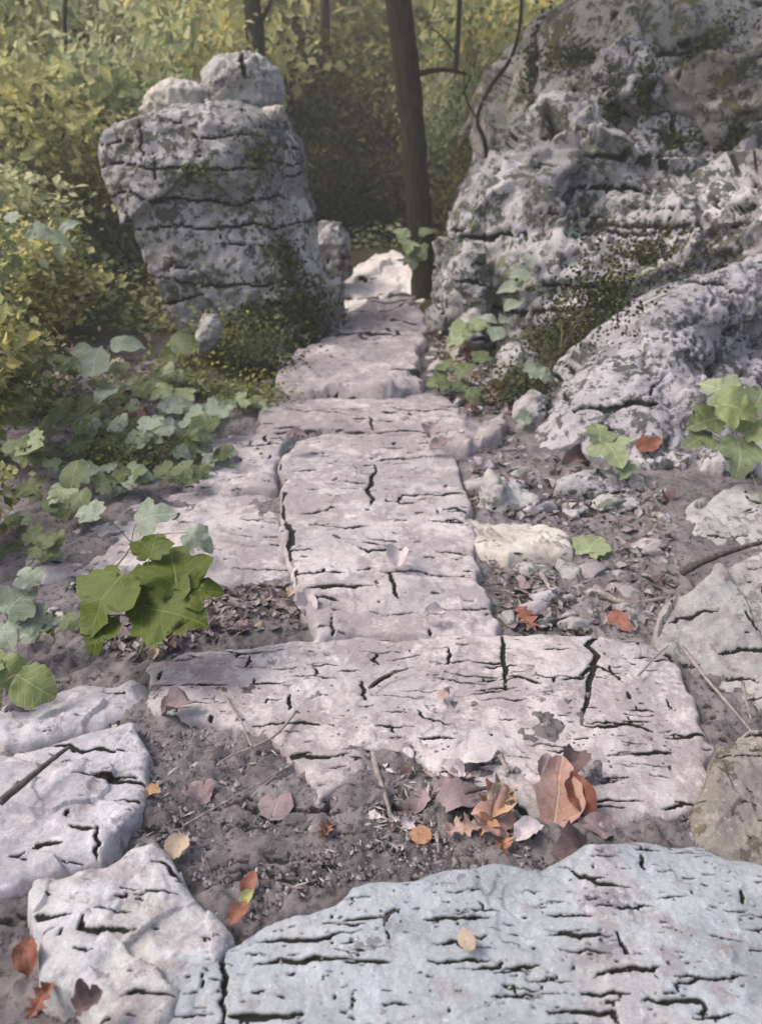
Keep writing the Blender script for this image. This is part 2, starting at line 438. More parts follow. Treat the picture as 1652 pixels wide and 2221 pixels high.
# ------------------------------------------------------------------ ground
PY = np.array([-30, 0, 2.4, 3, 4.5, 5.5, 7, 8.5, 11, 13, 16, 25, 45, 90.])
PZ = np.array([0, 0, 0, .04, .12, .20, .36, .55, .85, 1.0, 1.5, 4.0, 10, 22.])
def gbase(x, y):
    x = np.asarray(x, float); y = np.asarray(y, float)
    z = np.interp(y, PY, PZ)
    right = np.clip((x - (.75 + .02 * y)) , 0, 6) * (np.clip((y - 2.6) / 2.0, 0, 1) * .10 + np.clip((y - 5.2) / 2.0, 0, 1) * .25)
    left = np.clip((-x - (.55 + .05 * y)), 0, 8) * np.clip((y - 2.2) / 3, 0, 1) * .10
    return z + right + left
def gz(x, y): return float(gbase(x, y))
def gpoint(px, py, lift=0.0):
    """the ground point seen at a place in the photograph"""
    z = 0.0
    for _ in range(25):
        p = on_plane(px, py, z + lift); 
        if p.y < 0 or p.y > 80: p = at(px, py, 20.0); return Vector((p.x, 20.0, gz(p.x, 20.0)))
        z = .5 * z + .5 * gz(p.x, p.y)
    return p
def build_ground():
    ys = [-6, -3, -1, 0, .5]; y = .75; 
    while y < 90: ys.append(y); y += max(.009, .009 * (y / 1.6) ** 1.75)
    ys = np.array(ys + [90])
    xs = [0.0]; x = 0
    while x < 60: x += .0095 if x < 1.15 else .0095 * (x / 1.15) ** 2.2; xs.append(x)
    xs = [q for q in xs if q < 55] + [60.0]
    xs = np.array([-q for q in xs[:0:-1]] + xs)
    X, Y = np.meshgrid(xs, ys); x, y = X.ravel(), Y.ravel()
    P = np.stack([x, y, np.zeros_like(x)], 1)
    near = np.clip(1.3 - y / 6, .25, 1)
    z = gbase(x, y) + .02 * fbm(P, 2.2, 3, 5) + near * (.017 * fbm(P, 14, 4, 6, .65) + .013 * np.clip(ridged(P, 30, 2, 8), -1, 2) * .6)
    z += np.clip((y - 10) / 10, 0, 1) * .25 * fbm(P, .35, 3, 9)
    m_ = np.nonzero((np.abs(x) < 1.3) & (y > .9) & (y < 3.6))[0]
    cr = np.zeros(len(x)); cr[m_] = crack_field(x[m_], y[m_], random_cracks(77, -1.3, 1.3, 1.0, 3.5, 520, .03, .22, .012, .2), 77)
    z -= .014 * cr
    nx, ny = len(xs), len(ys)
    i = np.arange(nx * ny).reshape(ny, nx)
    F = np.stack([i[:-1, :-1], i[:-1, 1:], i[1:, 1:], i[1:, :-1]], -1).reshape(-1, 4)
    o = link('ground', mesh_np('ground', np.stack([x, y, z], 1), F, {'crack': cr}), M['soil'])
    o['kind'] = 'structure'; o['label'] = 'dark crumbly soil of the path and the woodland slope behind'
build_ground()

# ------------------------------------------------------------------ flat path stones
def inside(x, y, poly):
    c = np.zeros(len(x), bool); n = len(poly)
    for i in range(n):
        x0, y0 = poly[i]; x1, y1 = poly[(i + 1) % n]
        k = ((y0 > y) != (y1 > y)) & (x < (x1 - x0) * (y - y0) / (y1 - y0 + 1e-12) + x0)
        c ^= k
    return c
def sdf(x, y, poly):
    d2 = np.full(len(x), 1e9); n = len(poly)
    for i in range(n):
        x0, y0 = poly[i]; x1, y1 = poly[(i + 1) % n]
        dx, dy = x1 - x0, y1 - y0
        t = np.clip(((x - x0) * dx + (y - y0) * dy) / (dx * dx + dy * dy + 1e-12), 0, 1)
        d2 = np.minimum(d2, (x - x0 - t * dx) ** 2 + (y - y0 - t * dy) ** 2)
    d = np.sqrt(d2)
    return np.where(inside(x, y, poly), d, -d)
def slab(label, poly, a, b, res, mat, seed, rough=.012, lumps=.0, ncrack=60, lrange=(.03, .16), cw=.008, depth=.02, lines=(), thick=.12, edge=.011, name='stone_slab', wander=.03, dome=0.0, group='flat stones of the path'):
    W = [on_plane(px, py, a, b) for px, py in poly]
    PL = [(p.x, p.y) for p in W]
    xs0, xs1 = min(p[0] for p in PL) - .06, max(p[0] for p in PL) + .06
    ys0, ys1 = min(p[1] for p in PL) - .06, max(p[1] for p in PL) + .06
    xs = np.arange(xs0, xs1, res[0]); ys = np.arange(ys0, ys1, res[1])
    X, Y = np.meshgrid(xs, ys); x, y = X.ravel(), Y.ravel()
    P = np.stack([x, y, np.zeros_like(x)], 1)
    e = sdf(x, y, PL) + wander * (fbm(P, 3.2, 3, seed, .5) + .35 * np.tanh(3 * vnoise(P, 9, seed + 40)))
    sx = max(xs1 - xs0, .3)
    z = a + b * y + rough * fbm(P, 2.2 / sx + 1.2, 3, seed + 3) + rough * .16 * fbm(P, 9, 4, seed + 4, .6) + .0016 * fbm(P, 45, 3, seed + 5, .7)
    if lumps: z += .35 * lumps * np.maximum(0, ridged(P, 3.2, 3, seed + 6)) + facets(P + .03 * np.stack([fbm(P, 8, 3, seed + 21), fbm(P, 8, 3, seed + 22), 0 * x], 1), 16, seed + 7, lumps * 4.5) + .12 * lumps * fbm(P, 30, 3, seed + 23)
    # split layers: shallow ledges following an irregular line
    q = fbm(P, 2.6, 4, seed + 8, .6)
    z += .0022 * np.tanh(q * 40) + .002 * np.tanh((q - .45) * 60) + .002 * np.tanh((q + .4) * 60)
    if dome: z += dome * np.clip(e / .2, 0, 1) ** .6
    z -= edge * np.exp(-np.clip(e, 0, 1) / (edge * .8)) + .004 * np.exp(-np.clip(e, 0, 1) / .06)
    out = np.clip(-e / .035, 0, 1)
    z -= thick * out
    L = []
    for pts, wpx in lines:
        Q = [on_plane(px, py, a, b) for px, py in pts]
        sc_ = Q[0].length if False else (Vector((0, 0, CAM_H)) - Q[0]).length
        up = abs(pts[-1][1] - pts[0][1]) > abs(pts[-1][0] - pts[0][0])
        L.append((jag_line([(p.x, p.y) for p in Q], seed + int(pts[0][0])), wpx / FPX * sc_ * (.62 if up else .95)))
    cr = crack_field(x, y, L + random_cracks(seed, xs0, xs1, ys0, ys1, ncrack, lrange[0], lrange[1], cw), seed)
    cr *= np.clip(e / .012, 0, 1)
    z -= depth * .6 * cr
    keep = (e > -.036).reshape(X.shape)
    i = np.arange(len(x)).reshape(X.shape)
    F = np.stack([i[:-1, :-1], i[:-1, 1:], i[1:, 1:], i[1:, :-1]], -1).reshape(-1, 4)
    k = keep.ravel()[F].all(1); F = F[k]
    used = np.unique(F); mp = np.full(len(x), -1); mp[used] = np.arange(len(used))
    V = np.stack([x, y, z], 1)[used]
    c = V.mean(0); c[2] = a + b * c[1] - thick
    o = link(name, mesh_np(name, V - c, mp[F], {'crack': cr[used]}), mat); o.location = c
    return tag(o, label, 'stone', group)

BOT = [([(482, 1990), (480, 2050), (488, 2110), (478, 2160), (484, 2230)], 11), ([(560, 2035), (640, 2036), (690, 2040), (745, 2022)], 9),
       ([(550, 2080), (640, 2085), (700, 2083), (775, 2086)], 8), ([(490, 2195), (540, 2192), (600, 2196), (660, 2199)], 11),
       ([(1235, 1888), (1260, 1905), (1300, 1922), (1370, 1926)], 9), ([(1190, 2030), (1250, 2037), (1330, 2032)], 8),
       ([(1335, 2020), (1350, 2050), (1360, 2075)], 9), ([(1290, 2120), (1340, 2108), (1400, 2105), (1430, 2098)], 9),
       ([(1180, 2190), (1250, 2196), (1330, 2192), (1345, 2221)], 8), ([(1390, 2175), (1450, 2170), (1520, 2168), (1530, 2210)], 7),
       ([(1460, 2120), (1560, 2122), (1640, 2118)], 5), ([(940, 2050), (1010, 2044), (1060, 2030)], 6), ([(990, 2105), (1080, 2104), (1090, 2085)], 6),
       ([(1210, 2063), (1270, 2066), (1330, 2070)], 4), ([(915, 1996), (990, 1990), (1060, 1988)], 5), ([(1290, 1972), (1350, 1975), (1420, 1965)], 6),
       ([(1135, 2128), (1200, 2127), (1240, 2128)], 4), ([(830, 2005), (842, 1985), (866, 1972)], 6), ([(1115, 2140), (1120, 2165)], 5)]
MID = [([(1092, 1378), (1090, 1420), (1098, 1460), (1096, 1500)], 11), ([(1315, 1345), (1290, 1390), (1288, 1440), (1276, 1500), (1265, 1570)], 13),
       ([(1100, 1470), (1140, 1478), (1175, 1486)], 9), ([(1220, 1478), (1260, 1472), (1290, 1450), (1350, 1462)], 8),
       ([(1170, 1580), (1210, 1582), (1225, 1570)], 8), ([(1260, 1570), (1310, 1578), (1380, 1572), (1420, 1585)], 9), ([(1440, 1596), (1500, 1590), (1560, 1592), (1640, 1585)], 8),
       ([(1060, 1690), (1090, 1710), (1120, 1745), (1150, 1775), (1165, 1790)], 12), ([(1185, 1677), (1250, 1686), (1340, 1690)], 10), ([(1220, 1725), (1300, 1730), (1400, 1728)], 6),
       ([(950, 1665), (1010, 1655), (1060, 1650)], 8), ([(800, 1490), (830, 1470), (870, 1452)], 7), ([(560, 1575), (640, 1568), (700, 1572)], 8),
       ([(330, 1580), (420, 1590), (520, 1582), (560, 1590)], 10), ([(1020, 1503), (1060, 1499), (1095, 1497)], 5), ([(905, 1540), (920, 1560), (1000, 1568)], 5),
       ([(610, 1470), (680, 1470), (740, 1473)], 4), ([(960, 1470), (1010, 1480), (1060, 1484)], 4), ([(1400, 1437), (1440, 1432), (1480, 1440), (1560, 1445)], 6),
       ([(480, 1420), (560, 1412), (640, 1408)], 5), ([(1140, 1615), (1200, 1612), (1260, 1618)], 5)]
PTH = [([(606, 1000), (604, 1060), (612, 1100), (632, 1150), (622, 1190), (640, 1240), (648, 1290)], 13), ([(650, 1292), (700, 1296), (740, 1300)], 9),
       ([(812, 1000), (806, 1050), (800, 1100)], 12), ([(808, 995), (850, 990), (880, 992)], 6), ([(695, 1140), (750, 1146), (800, 1140)], 9), ([(775, 1185), (800, 1200), (850, 1188), (900, 1192)], 9),
       ([(830, 1085), (870, 1092), (915, 1090)], 7), ([(845, 1240), (855, 1275), (865, 1295)], 9), ([(850, 1242), (940, 1245), (1020, 1240)], 6), ([(650, 1110), (690, 1104), (740, 1096)], 6),
       ([(960, 1110), (990, 1104), (1010, 1112)], 7), ([(930, 1130), (975, 1128), (1020, 1132)], 7), ([(715, 1330), (720, 1360), (726, 1390)], 6), ([(960, 1320), (1040, 1310), (1075, 1305)], 5)]
S4L = [([(600, 888), (670, 893), (730, 888), (800, 884)], 7), ([(850, 885), (910, 890), (980, 886)], 7), ([(640, 937), (700, 936), (760, 938), (860, 937), (980, 938)], 8), ([(806, 895), (812, 935)], 7), ([(707, 936), (712, 968)], 8)]
slab('long pale blue-grey slab filling the bottom of the picture', [(330, 2060), (430, 2020), (600, 1985), (720, 1945), (760, 1912), (900, 1896), (1080, 1886), (1220, 1880), (1290, 1840), (1400, 1818), (1520, 1830), (1600, 1850), (1740, 1880), (1950, 2300), (1800, 2560), (300, 2560), (280, 2260)],
     .066, 0, (.0042, .0026), M['slab_blue'], 3, rough=.010, ncrack=800, lrange=(.010, .08), cw=.0050, depth=.022, lines=BOT, thick=.16)
slab('wide pinkish-grey slab lying across the middle of the path', [(330, 1440), (420, 1415), (560, 1392), (730, 1380), (900, 1372), (1080, 1385), (1200, 1380), (1330, 1390), (1420, 1400), (1480, 1450), (1520, 1530), (1560, 1590), (1545, 1680), (1490, 1740), (1400, 1765), (1300, 1785), (1150, 1760), (1040, 1700), (950, 1660), (890, 1620), (800, 1640), (770, 1690), (690, 1720), (640, 1660), (560, 1600), (480, 1570), (400, 1545), (310, 1520)],
     .036, 0, (.0045, .0028), M['slab_pink'], 14, rough=.010, ncrack=480, lrange=(.014, .14), cw=.0075, depth=.02, lines=MID, thick=.12)
slab('long upright pinkish slab running up the centre of the path', [(700, 1372), (650, 1290), (618, 1180), (607, 1080), (610, 1000), (640, 955), (700, 935), (800, 940), (920, 945), (985, 985), (1010, 1060), (1000, 1110), (1020, 1170), (1060, 1260), (1080, 1330), (1085, 1372)],
     -.047, .047, (.0062, .0075), M['slab_pink'], 25, rough=.012, ncrack=150, lrange=(.04, .26), cw=.016, depth=.028, lines=PTH, thick=.12)
slab('broad lilac-grey step slab at the head of the long pinkish slab', [(560, 925), (570, 880), (620, 858), (720, 850), (850, 842), (960, 850), (995, 885), (985, 930), (920, 940), (700, 932), (620, 945)],
     -.035, .047, (.009, .012), M['slab_lilac'], 36, rough=.010, ncrack=30, lrange=(.1, .5), cw=.03, depth=.03, lines=S4L, thick=.16)
slab('rough lilac stone step with dark pits below the bright patch', [(585, 850), (590, 815), (640, 762), (720, 722), (800, 650), (880, 640), (912, 700), (905, 770), (935, 842), (760, 846)],
     -.255, .10, (.014, .02), M['slab_lilac'], 47, rough=.035, lumps=.02, ncrack=26, lrange=(.15, .6), cw=.035, depth=.035, thick=.2, wander=.06)
slab('stone painted pinkish-white for a sun patch at the far end of the path', [(705, 700), (715, 650), (730, 600), (785, 568), (850, 545), (905, 568), (918, 640), (912, 700)],
     -1.38, .232, (.02, .024), M['slab_sun_paint'], 58, rough=.03, lumps=.03, ncrack=12, lrange=(.2, .6), cw=.04, depth=.04, thick=.25, wander=.05)  # whitened and tilted up to stand in for sunlight
slab('pale broken slab left of the long path slab, below the ivy', [(395, 1050), (440, 965), (500, 935), (600, 940), (625, 960), (598, 1010), (590, 1056), (480, 1062)],
     -.045, .047, (.008, .01), M['slab_pink'], 69, rough=.014, lumps=.012, ncrack=44, lrange=(.05, .3), cw=.016, depth=.025, thick=.14)
slab('pale flat stone behind the big olive leaves on the left', [(40, 1235), (60, 1170), (130, 1120), (230, 1085), (400, 1066), (585, 1062), (603, 1120), (612, 1180), (625, 1240), (560, 1262), (440, 1250), (300, 1230), (170, 1245), (90, 1255)],
     -.028, .03, (.0065, .0075), M['slab_pink'], 80, rough=.014, ncrack=60, lrange=(.04, .25), cw=.013, depth=.022, thick=.12)
slab('cream flat stone edging the right of the path beside roots', [(1000, 1112), (1060, 1118), (1150, 1128), (1235, 1165), (1240, 1195), (1100, 1210), (1040, 1185)],
     .01, .03, (.0065, .008), M['stone_pale'], 91, rough=.02, lumps=.02, ncrack=8, lrange=(.05, .2), cw=.01, thick=.12)
slab('small pale flat stone right of the lilac step slab', [(935, 965), (940, 915), (1010, 900), (1090, 895), (1085, 940), (1010, 966)],
     -.02, .047, (.009, .01), M['slab_lilac'], 102, rough=.03, lumps=.03, ncrack=8, lrange=(.06, .25), cw=.015, thick=.14)
slab('whitish lumpy rock in the bottom left corner beside the blue slab', [(70, 2110), (60, 2060), (80, 1990), (50, 1905), (200, 1862), (330, 1832), (395, 1872), (440, 1960), (490, 2020), (470, 2060), (400, 2130), (370, 2240), (330, 2330), (180, 2330), (150, 2185), (105, 2140)],
     .070, 0, (.0045, .0032), M['rock_left'], 113, rough=.015, lumps=.02, ncrack=70, lrange=(.015, .13), cw=.007, depth=.022, thick=.2, dome=.01, edge=.018,
     lines=[([(5, 1990), (60, 1985), (160, 1998)], 9), ([(180, 2000), (180, 2025), (240, 2035), (300, 2030)], 10), ([(260, 1925), (390, 1930)], 6), ([(330, 1865), (400, 1885), (420, 1870)], 9), ([(380, 1905), (410, 1880)], 10)])
slab('pale lilac rock at the left edge with a dark stick lying on it', [(-160, 1640), (-20, 1625), (60, 1610), (160, 1592), (280, 1572), (310, 1640), (305, 1700), (255, 1790), (220, 1862), (100, 1905), (-160, 1960)],
     .050, 0, (.0045, .0032), M['rock_lilac_left'], 124, rough=.014, lumps=.018, ncrack=60, lrange=(.015, .13), cw=.007, depth=.022, thick=.18, dome=.01, edge=.018,
     lines=[([(210, 1800), (215, 1840), (205, 1870)], 8), ([(150, 1800), (215, 1812)], 8), ([(30, 1590), (90, 1610), (180, 1630), (280, 1632)], 9), ([(20, 1850), (80, 1838), (140, 1836)], 9), ([(160, 1690), (260, 1688), (375, 1692)], 10)])
slab('pale stone under the drooping olive leaf at the left edge', [(-120, 1590), (-60, 1540), (60, 1500), (170, 1470), (290, 1460), (330, 1480), (310, 1530), (230, 1565), (120, 1592), (0, 1620)],
     .036, 0, (.0055, .004), M['rock_lilac_left'], 135, rough=.014, lumps=.015, ncrack=30, lrange=(.015, .13), cw=.008, depth=.02, thick=.14, edge=.025)

# ------------------------------------------------------------------ boulders
def boulder(label, poly, Y, name='boulder', front=.5, back=.8, fs=.72, bs=.85, fshift=(0, 0), lean=0.0, voxel=.02, mat=None, seed=1, big=.05, mid=.03, fine=.012, pits=0.0, nf=30, fac=.05, ncrack=30, lrange=(.2, 1.0), cw=.025, depth=.04, lines=(), group='rocks beside the path', cat='rock', vert=.14, tilt=0.0, streak=False, smooth_left=None):
    """outline given in photo places at a real distance; built as a closed lump with depth, remeshed and weathered"""
    pts = [(p[0], p[1], p[2] if len(p) > 2 else Y) for p in poly]
    cx = sum(p[0] for p in pts) / len(pts); cy = sum(p[1] for p in pts) / len(pts)
    py0 = max(p[1] for p in pts)
    def ring(s, dy, sh):
        out = []
        for px, py, yy in pts:
            qx, qy = cx + (px - cx) * s + sh[0], cy + (py - cy) * s + sh[1]
            out.append(at(px, py, yy) * 0 + at(qx, qy, yy) + Vector((0, dy + lean * (py0 - py) / 100.0, 0)))
        return out
    rings = [ring(fs * .55, -front, fshift), ring(fs, -front * .85, (fshift[0] * .8, fshift[1] * .8)), ring((1 + fs) / 2 + .03, -front * .45, (fshift[0] * .4, fshift[1] * .4)), ring(1, 0, (0, 0)), ring((1 + bs) / 2 + .02, back * .55, (0, 0)), ring(bs, back, (0, 0))]
    n = len(pts); V = []; F = []
    for r_ in rings: V += [tuple(p) for p in r_]
    for j in range(len(rings) - 1):
        for i in range(n):
            F.append((j * n + i, j * n + (i + 1) % n, (j + 1) * n + (i + 1) % n, (j + 1) * n + i))
    for j in (0, len(rings) - 1):
        for t in tessellate_polygon([[Vector((p[0], p[1], 0)) for p in pts]]):
            F.append(tuple(j * n + k for k in t))
    me = bpy.data.meshes.new('raw'); me.from_pydata(V, [], F)
    bm = bmesh.new(); bm.from_mesh(me); bmesh.ops.recalc_face_normals(bm, faces=bm.faces); bm.to_mesh(me); bm.free()
    tmp = bpy.data.objects.new('raw', me); col.objects.link(tmp)
    m = tmp.modifiers.new('r', 'REMESH'); m.mode = 'VOXEL'; m.voxel_size = voxel
    s = tmp.modifiers.new('s', 'SMOOTH'); s.iterations = 6; s.factor = .5
    dg = bpy.context.evaluated_depsgraph_get(); dg.update()
    ev = bpy.data.meshes.new_from_object(tmp.evaluated_get(dg))
    bpy.data.objects.remove(tmp); bpy.data.meshes.remove(me)
    nv = len(ev.vertices)
    P = np.empty(nv * 3, np.float32); ev.vertices.foreach_get('co', P); P = P.reshape(-1, 3).astype(float)
    N = np.empty(nv * 3, np.float32); ev.vertex_normals.foreach_get('vector', N); N = N.reshape(-1, 3).astype(float)
    ext = (P.max(0) - P.min(0)).max()
    f0 = 1.0 / ext
    dsp = big * fbm(P, 2.2 * f0, 3, seed) + facets(P + .12 * ext * .3 * np.stack([fbm(P, 4 * f0, 2, seed + 31), fbm(P, 4 * f0, 2, seed + 32), fbm(P, 4 * f0, 2, seed + 33)], 1), nf, seed + 1, fac)
    dsp += mid * ridged(P, 6 * f0, 3, seed + 2) * .6 + fine * fbm(P, 22 * f0, 4, seed + 3, .6)
    if pits:
        e1 = P @ np.array([.68, .25, .68]); e2 = P @ np.array([.7, 0, -.7]); e3 = P @ np.array([-.2, .95, -.2])
        St = np.stack([e1 * (.42 if streak else .9), e2, e3], 1) + .25 * np.stack([fbm(P, 5, 2, seed + 7), fbm(P, 5, 2, seed + 8), fbm(P, 5, 2, seed + 9)], 1) * .3
        q = vnoise(St, 13, seed + 5) + .6 * vnoise(St, 27, seed + 6)
        msk = np.clip(.55 + 1.1 * fbm(P, 1.6, 2, seed + 10), 0, 1)
        if smooth_left:
            A, B = [at(*q) for q in smooth_left]
            t_ = (P[:, 2] - A.z) / (B.z - A.z + 1e-6)
            msk *= np.clip((P[:, 0] - (A.x + (B.x - A.x) * t_) - .10) / .15, 0, 1)
        dsp -= pits * msk * np.clip(q, 0, 1.2) ** .8
    P = P + N * dsp[:, None]
    U = P[:, 0] + .45 * P[:, 1]; Vv = P[:, 2] - tilt * P[:, 0]
    L = []
    for lp, wpx in lines:
        Q = [at(px, py, Y - front * .6) for px, py in lp]
        L.append((jag_line([(p.x + .45 * p.y, p.z - tilt * p.x) for p in Q], seed + int(lp[0][0])), wpx / FPX * Y * .8))
    cr = crack_field(U, Vv, L + random_cracks(seed, U.min(), U.max(), Vv.min(), Vv.max(), ncrack, lrange[0], lrange[1], cw, vert), seed)
    P -= N * (depth * cr)[:, None]
    c = P.mean(0); c[2] = P[:, 2].min()
    ev.vertices.foreach_set('co', (P - c).astype(np.float32).ravel())
    a_ = ev.attributes.new('crack', 'FLOAT', 'POINT'); a_.data.foreach_set('value', cr.astype(np.float32))
    ev.polygons.foreach_set('use_smooth', np.ones(len(ev.polygons), bool)); ev.update(); ev.name = name
    o = link(name, ev, mat); o.location = c
    return tag(o, label, cat, group)

SL = [([(195, 352), (290, 362), (420, 370), (520, 366), (640, 360)], 8), ([(190, 425), (300, 432), (420, 434), (540, 432), (650, 430)], 7), ([(250, 482), (330, 492), (500, 490), (640, 486), (750, 482)], 6),
      ([(310, 596), (430, 612), (560, 618), (720, 612)], 7), ([(295, 240), (300, 300), (298, 350)], 8), ([(325, 330), (330, 400)], 8), ([(380, 300), (450, 300), (560, 300)], 5), ([(330, 655), (370, 650), (430, 630)], 9), ([(265, 450), (270, 490)], 8)]
boulder('tall grey standing stone with dark blotches left of the path', [(268, 305), (278, 268), (330, 242), (360, 232), (420, 218), (500, 232), (560, 250), (600, 258), (640, 310), (655, 400), (690, 480), (705, 560), (735, 640), (725, 720), (700, 800), (560, 820), (480, 790), (450, 720), (420, 640), (372, 540), (325, 430), (285, 360)],
        6.9, name='standing_stone', front=.55, back=.4, fs=.84, bs=.92, fshift=(-62, 0), lean=.015, voxel=.016, mat=M['stone_grey'], seed=203, big=.02, mid=.018, fine=.016, nf=12, fac=.10, ncrack=40, lrange=(.06, .6), cw=.015, depth=.018, lines=[(a_, b_ * .6) for a_, b_ in SL])
boulder('cream rounded rock lying on top of the standing stone', [(305, 238), (318, 200), (350, 182), (372, 172), (420, 176), (462, 196), (468, 232), (430, 262), (350, 268)],
        7.1, front=.22, back=.3, fs=.6, voxel=.014, mat=M['stone_pale'], seed=210, big=.03, mid=.02, fine=.01, nf=12, fac=.08, ncrack=3, lrange=(.1, .4), cw=.02)
boulder('grey lichened boulder perched on the standing stone at its right', [(440, 160), (470, 138), (520, 112), (560, 118), (590, 150), (606, 210), (600, 256), (540, 280), (480, 270), (448, 210)],
        7.25, front=.3, back=.35, fs=.62, voxel=.014, mat=M['stone_cap'], seed=220, big=.04, mid=.03, fine=.01, nf=14, fac=.1, ncrack=3, lrange=(.1, .4), cw=.02, lines=[([(528, 100), (516, 140), (520, 180)], 9)])
boulder('small white stone on the right shoulder of the standing stone', [(575, 236), (612, 232), (618, 256), (590, 268), (570, 262)], 6.85, front=.06, back=.08, voxel=.008, mat=M['stone_pale'], seed=225, big=.01, mid=.005, fine=.004, nf=6, fac=.1, ncrack=0)
boulder('grey rock half hidden behind the right side of the standing stone', [(690, 480), (745, 470), (756, 540), (748, 600), (700, 640), (660, 560)], 8.4, front=.2, back=.3, voxel=.025, mat=M['stone_grey'], seed=228, nf=8, fac=.08, ncrack=5, lrange=(.1, .5))
boulder('small pale leaning stone at the foot of the standing stone', [(425, 730), (440, 690), (465, 682), (482, 700), (478, 745), (455, 775), (430, 775)], 5.75, front=.09, back=.1, voxel=.011, mat=M['stone_cap'], seed=230, big=.015, mid=.01, fine=.006, nf=8, fac=.1, ncrack=0)
boulder('olive-grey peaked rock at the top right behind the big boulder', [(1030, 420), (1042, 320), (1060, 240), (1100, 120), (1125, 62), (1200, 42), (1300, 30), (1400, 8), (1560, 0), (1800, -40), (2100, 60), (2150, 420), (1800, 520), (1300, 470)],
        9.3, front=.9, back=1.6, fs=.66, voxel=.036, mat=M['rock_back'], seed=240, big=.12, mid=.08, fine=.03, pits=.05, nf=34, fac=.42, ncrack=60, lrange=(.25, 1.3), cw=.035, depth=.07, lean=.02, tilt=.1)
boulder('huge pale grey boulder with teal lichen right of the tree', [(960, 780, 7.2), (975, 680, 7.2), (972, 600, 7.2), (985, 500, 7.3), (1010, 425, 7.4), (1090, 352, 7.5), (1145, 270, 7.6), (1200, 205, 7.7), (1290, 182, 7.7), (1350, 225, 7.7), (1430, 228, 7.7), (1500, 232, 7.6), (1570, 268, 7.5), (1640, 330, 7.3), (1720, 400, 7.1), (1800, 560, 6.9), (1560, 640, 6.7), (1300, 740, 6.8), (1180, 830, 6.9), (1060, 860, 7.0)],
        7.3, front=.75, back=.9, fs=.6, voxel=.024, mat=M['rock_mid'], seed=250, big=.08, mid=.06, fine=.03, pits=.10, streak=True, nf=52, fac=.42, ncrack=110, lrange=(.10, 1.0), cw=.028, depth=.055, lean=.03, fshift=(10, 30),
        lines=[([(1180, 260), (1260, 262), (1320, 260)], 7), ([(1300, 290), (1310, 330), (1300, 380)], 9), ([(1230, 400), (1300, 402), (1400, 405), (1500, 395)], 8), ([(1240, 485), (1320, 484), (1400, 480)], 8), ([(1160, 360), (1220, 358)], 6), ([(1370, 260), (1460, 262), (1520, 240)], 7), ([(985, 660), (1060, 662), (1200, 655)], 7), ([(960, 505), (1050, 510), (1110, 512)], 6)])
boulder('grey shoulder of the outcrop at the right edge above the slanting rock', [(1530, 600), (1545, 470), (1600, 400), (1690, 350), (1850, 300), (2050, 380), (2050, 700), (1700, 720)], 6.3, front=.4, back=.8, fs=.7, voxel=.022, mat=M['rock_mid'], seed=255, big=.08, mid=.08, fine=.03, pits=.09, streak=True, nf=22, fac=.38, ncrack=36, lrange=(.12, .7), cw=.024, depth=.05)
boulder('upright grey knob of rock before the peaked rock', [(1300, 230), (1310, 140), (1335, 95), (1375, 85), (1410, 130), (1420, 240), (1360, 270)], 8.0, front=.3, back=.6, fs=.65, voxel=.024, mat=M['rock_mid'], seed=257, big=.06, mid=.06, fine=.03, pits=.08, nf=14, fac=.22, ncrack=4, lrange=(.1, .5), cw=.024, depth=.05)
boulder('jagged olive-grey rock filling the upper right corner', [(1440, 330), (1455, 180), (1500, 90), (1560, 60), (1640, 50), (1850, 0), (2050, 200), (2050, 480), (1700, 470), (1540, 400)], 8.2, front=.5, back=.8, fs=.66, voxel=.028, mat=M['rock_back'], seed=259, big=.1, mid=.12, fine=.035, pits=.10, streak=True, nf=24, fac=.44, ncrack=36, lrange=(.2, .9), cw=.03, depth=.06)
boulder('great slanting lilac rock with pitted face at the right edge', [(1130, 1090, 4.2), (1150, 1020, 4.3), (1172, 970, 4.4), (1220, 885, 4.5), (1290, 800, 4.7), (1360, 735, 4.9), (1430, 672, 5.1), (1510, 622, 5.3), (1620, 570, 5.6), (1770, 520, 5.8), (2050, 540, 5.8), (2150, 900, 5.2), (1900, 1180, 4.2), (1652, 1150, 4.05), (1480, 1110, 4.1), (1330, 1100, 4.15)],
        4.8, front=.22, back=.9, fs=.82, voxel=.013, mat=M['rock_slant'], seed=266, big=.03, mid=.035, fine=.018, pits=.18, streak=True, smooth_left=((1172, 990, 4.4), (1430, 690, 5.1)), nf=24, fac=.08, ncrack=70, lrange=(.06, .5), cw=.016, depth=.04, fshift=(25, 10), tilt=.1,
        lines=[([(1330, 920), (1345, 960), (1335, 1010)], 10), ([(1360, 730), (1400, 760), (1420, 720)], 8), ([(1400, 640), (1470, 650), (1560, 640)], 7)])
slab('pale flat-faced rock at the right edge below the green leaves', [(1428, 1420), (1436, 1350), (1462, 1300), (1530, 1245), (1610, 1195), (1700, 1150), (1900, 1120), (2000, 1500), (1800, 1640), (1640, 1570), (1560, 1500), (1490, 1440)],
     -.9, .42, (.006, .005), M['rock_olive'], 271, rough=.02, lumps=.03, ncrack=90, lrange=(.02, .2), cw=.008, depth=.02, thick=.42, edge=.02, name='boulder', group='rocks beside the path',
     lines=[([(1440, 1340), (1500, 1335), (1560, 1328)], 6), ([(1420, 1395), (1460, 1420), (1520, 1430)], 7)])
slab('brown-olive rock in shade at the right edge above the blue slab', [(1520, 1835), (1525, 1760), (1550, 1690), (1580, 1630), (1640, 1580), (1760, 1540), (1900, 1560), (1950, 1900), (1760, 1960), (1600, 1880)],
     -.70, .48, (.005, .004), M['rock_brown'], 281, rough=.02, lumps=.035, ncrack=70, lrange=(.015, .14), cw=.006, depth=.015, thick=.34, edge=.02, name='boulder', group='rocks beside the path')
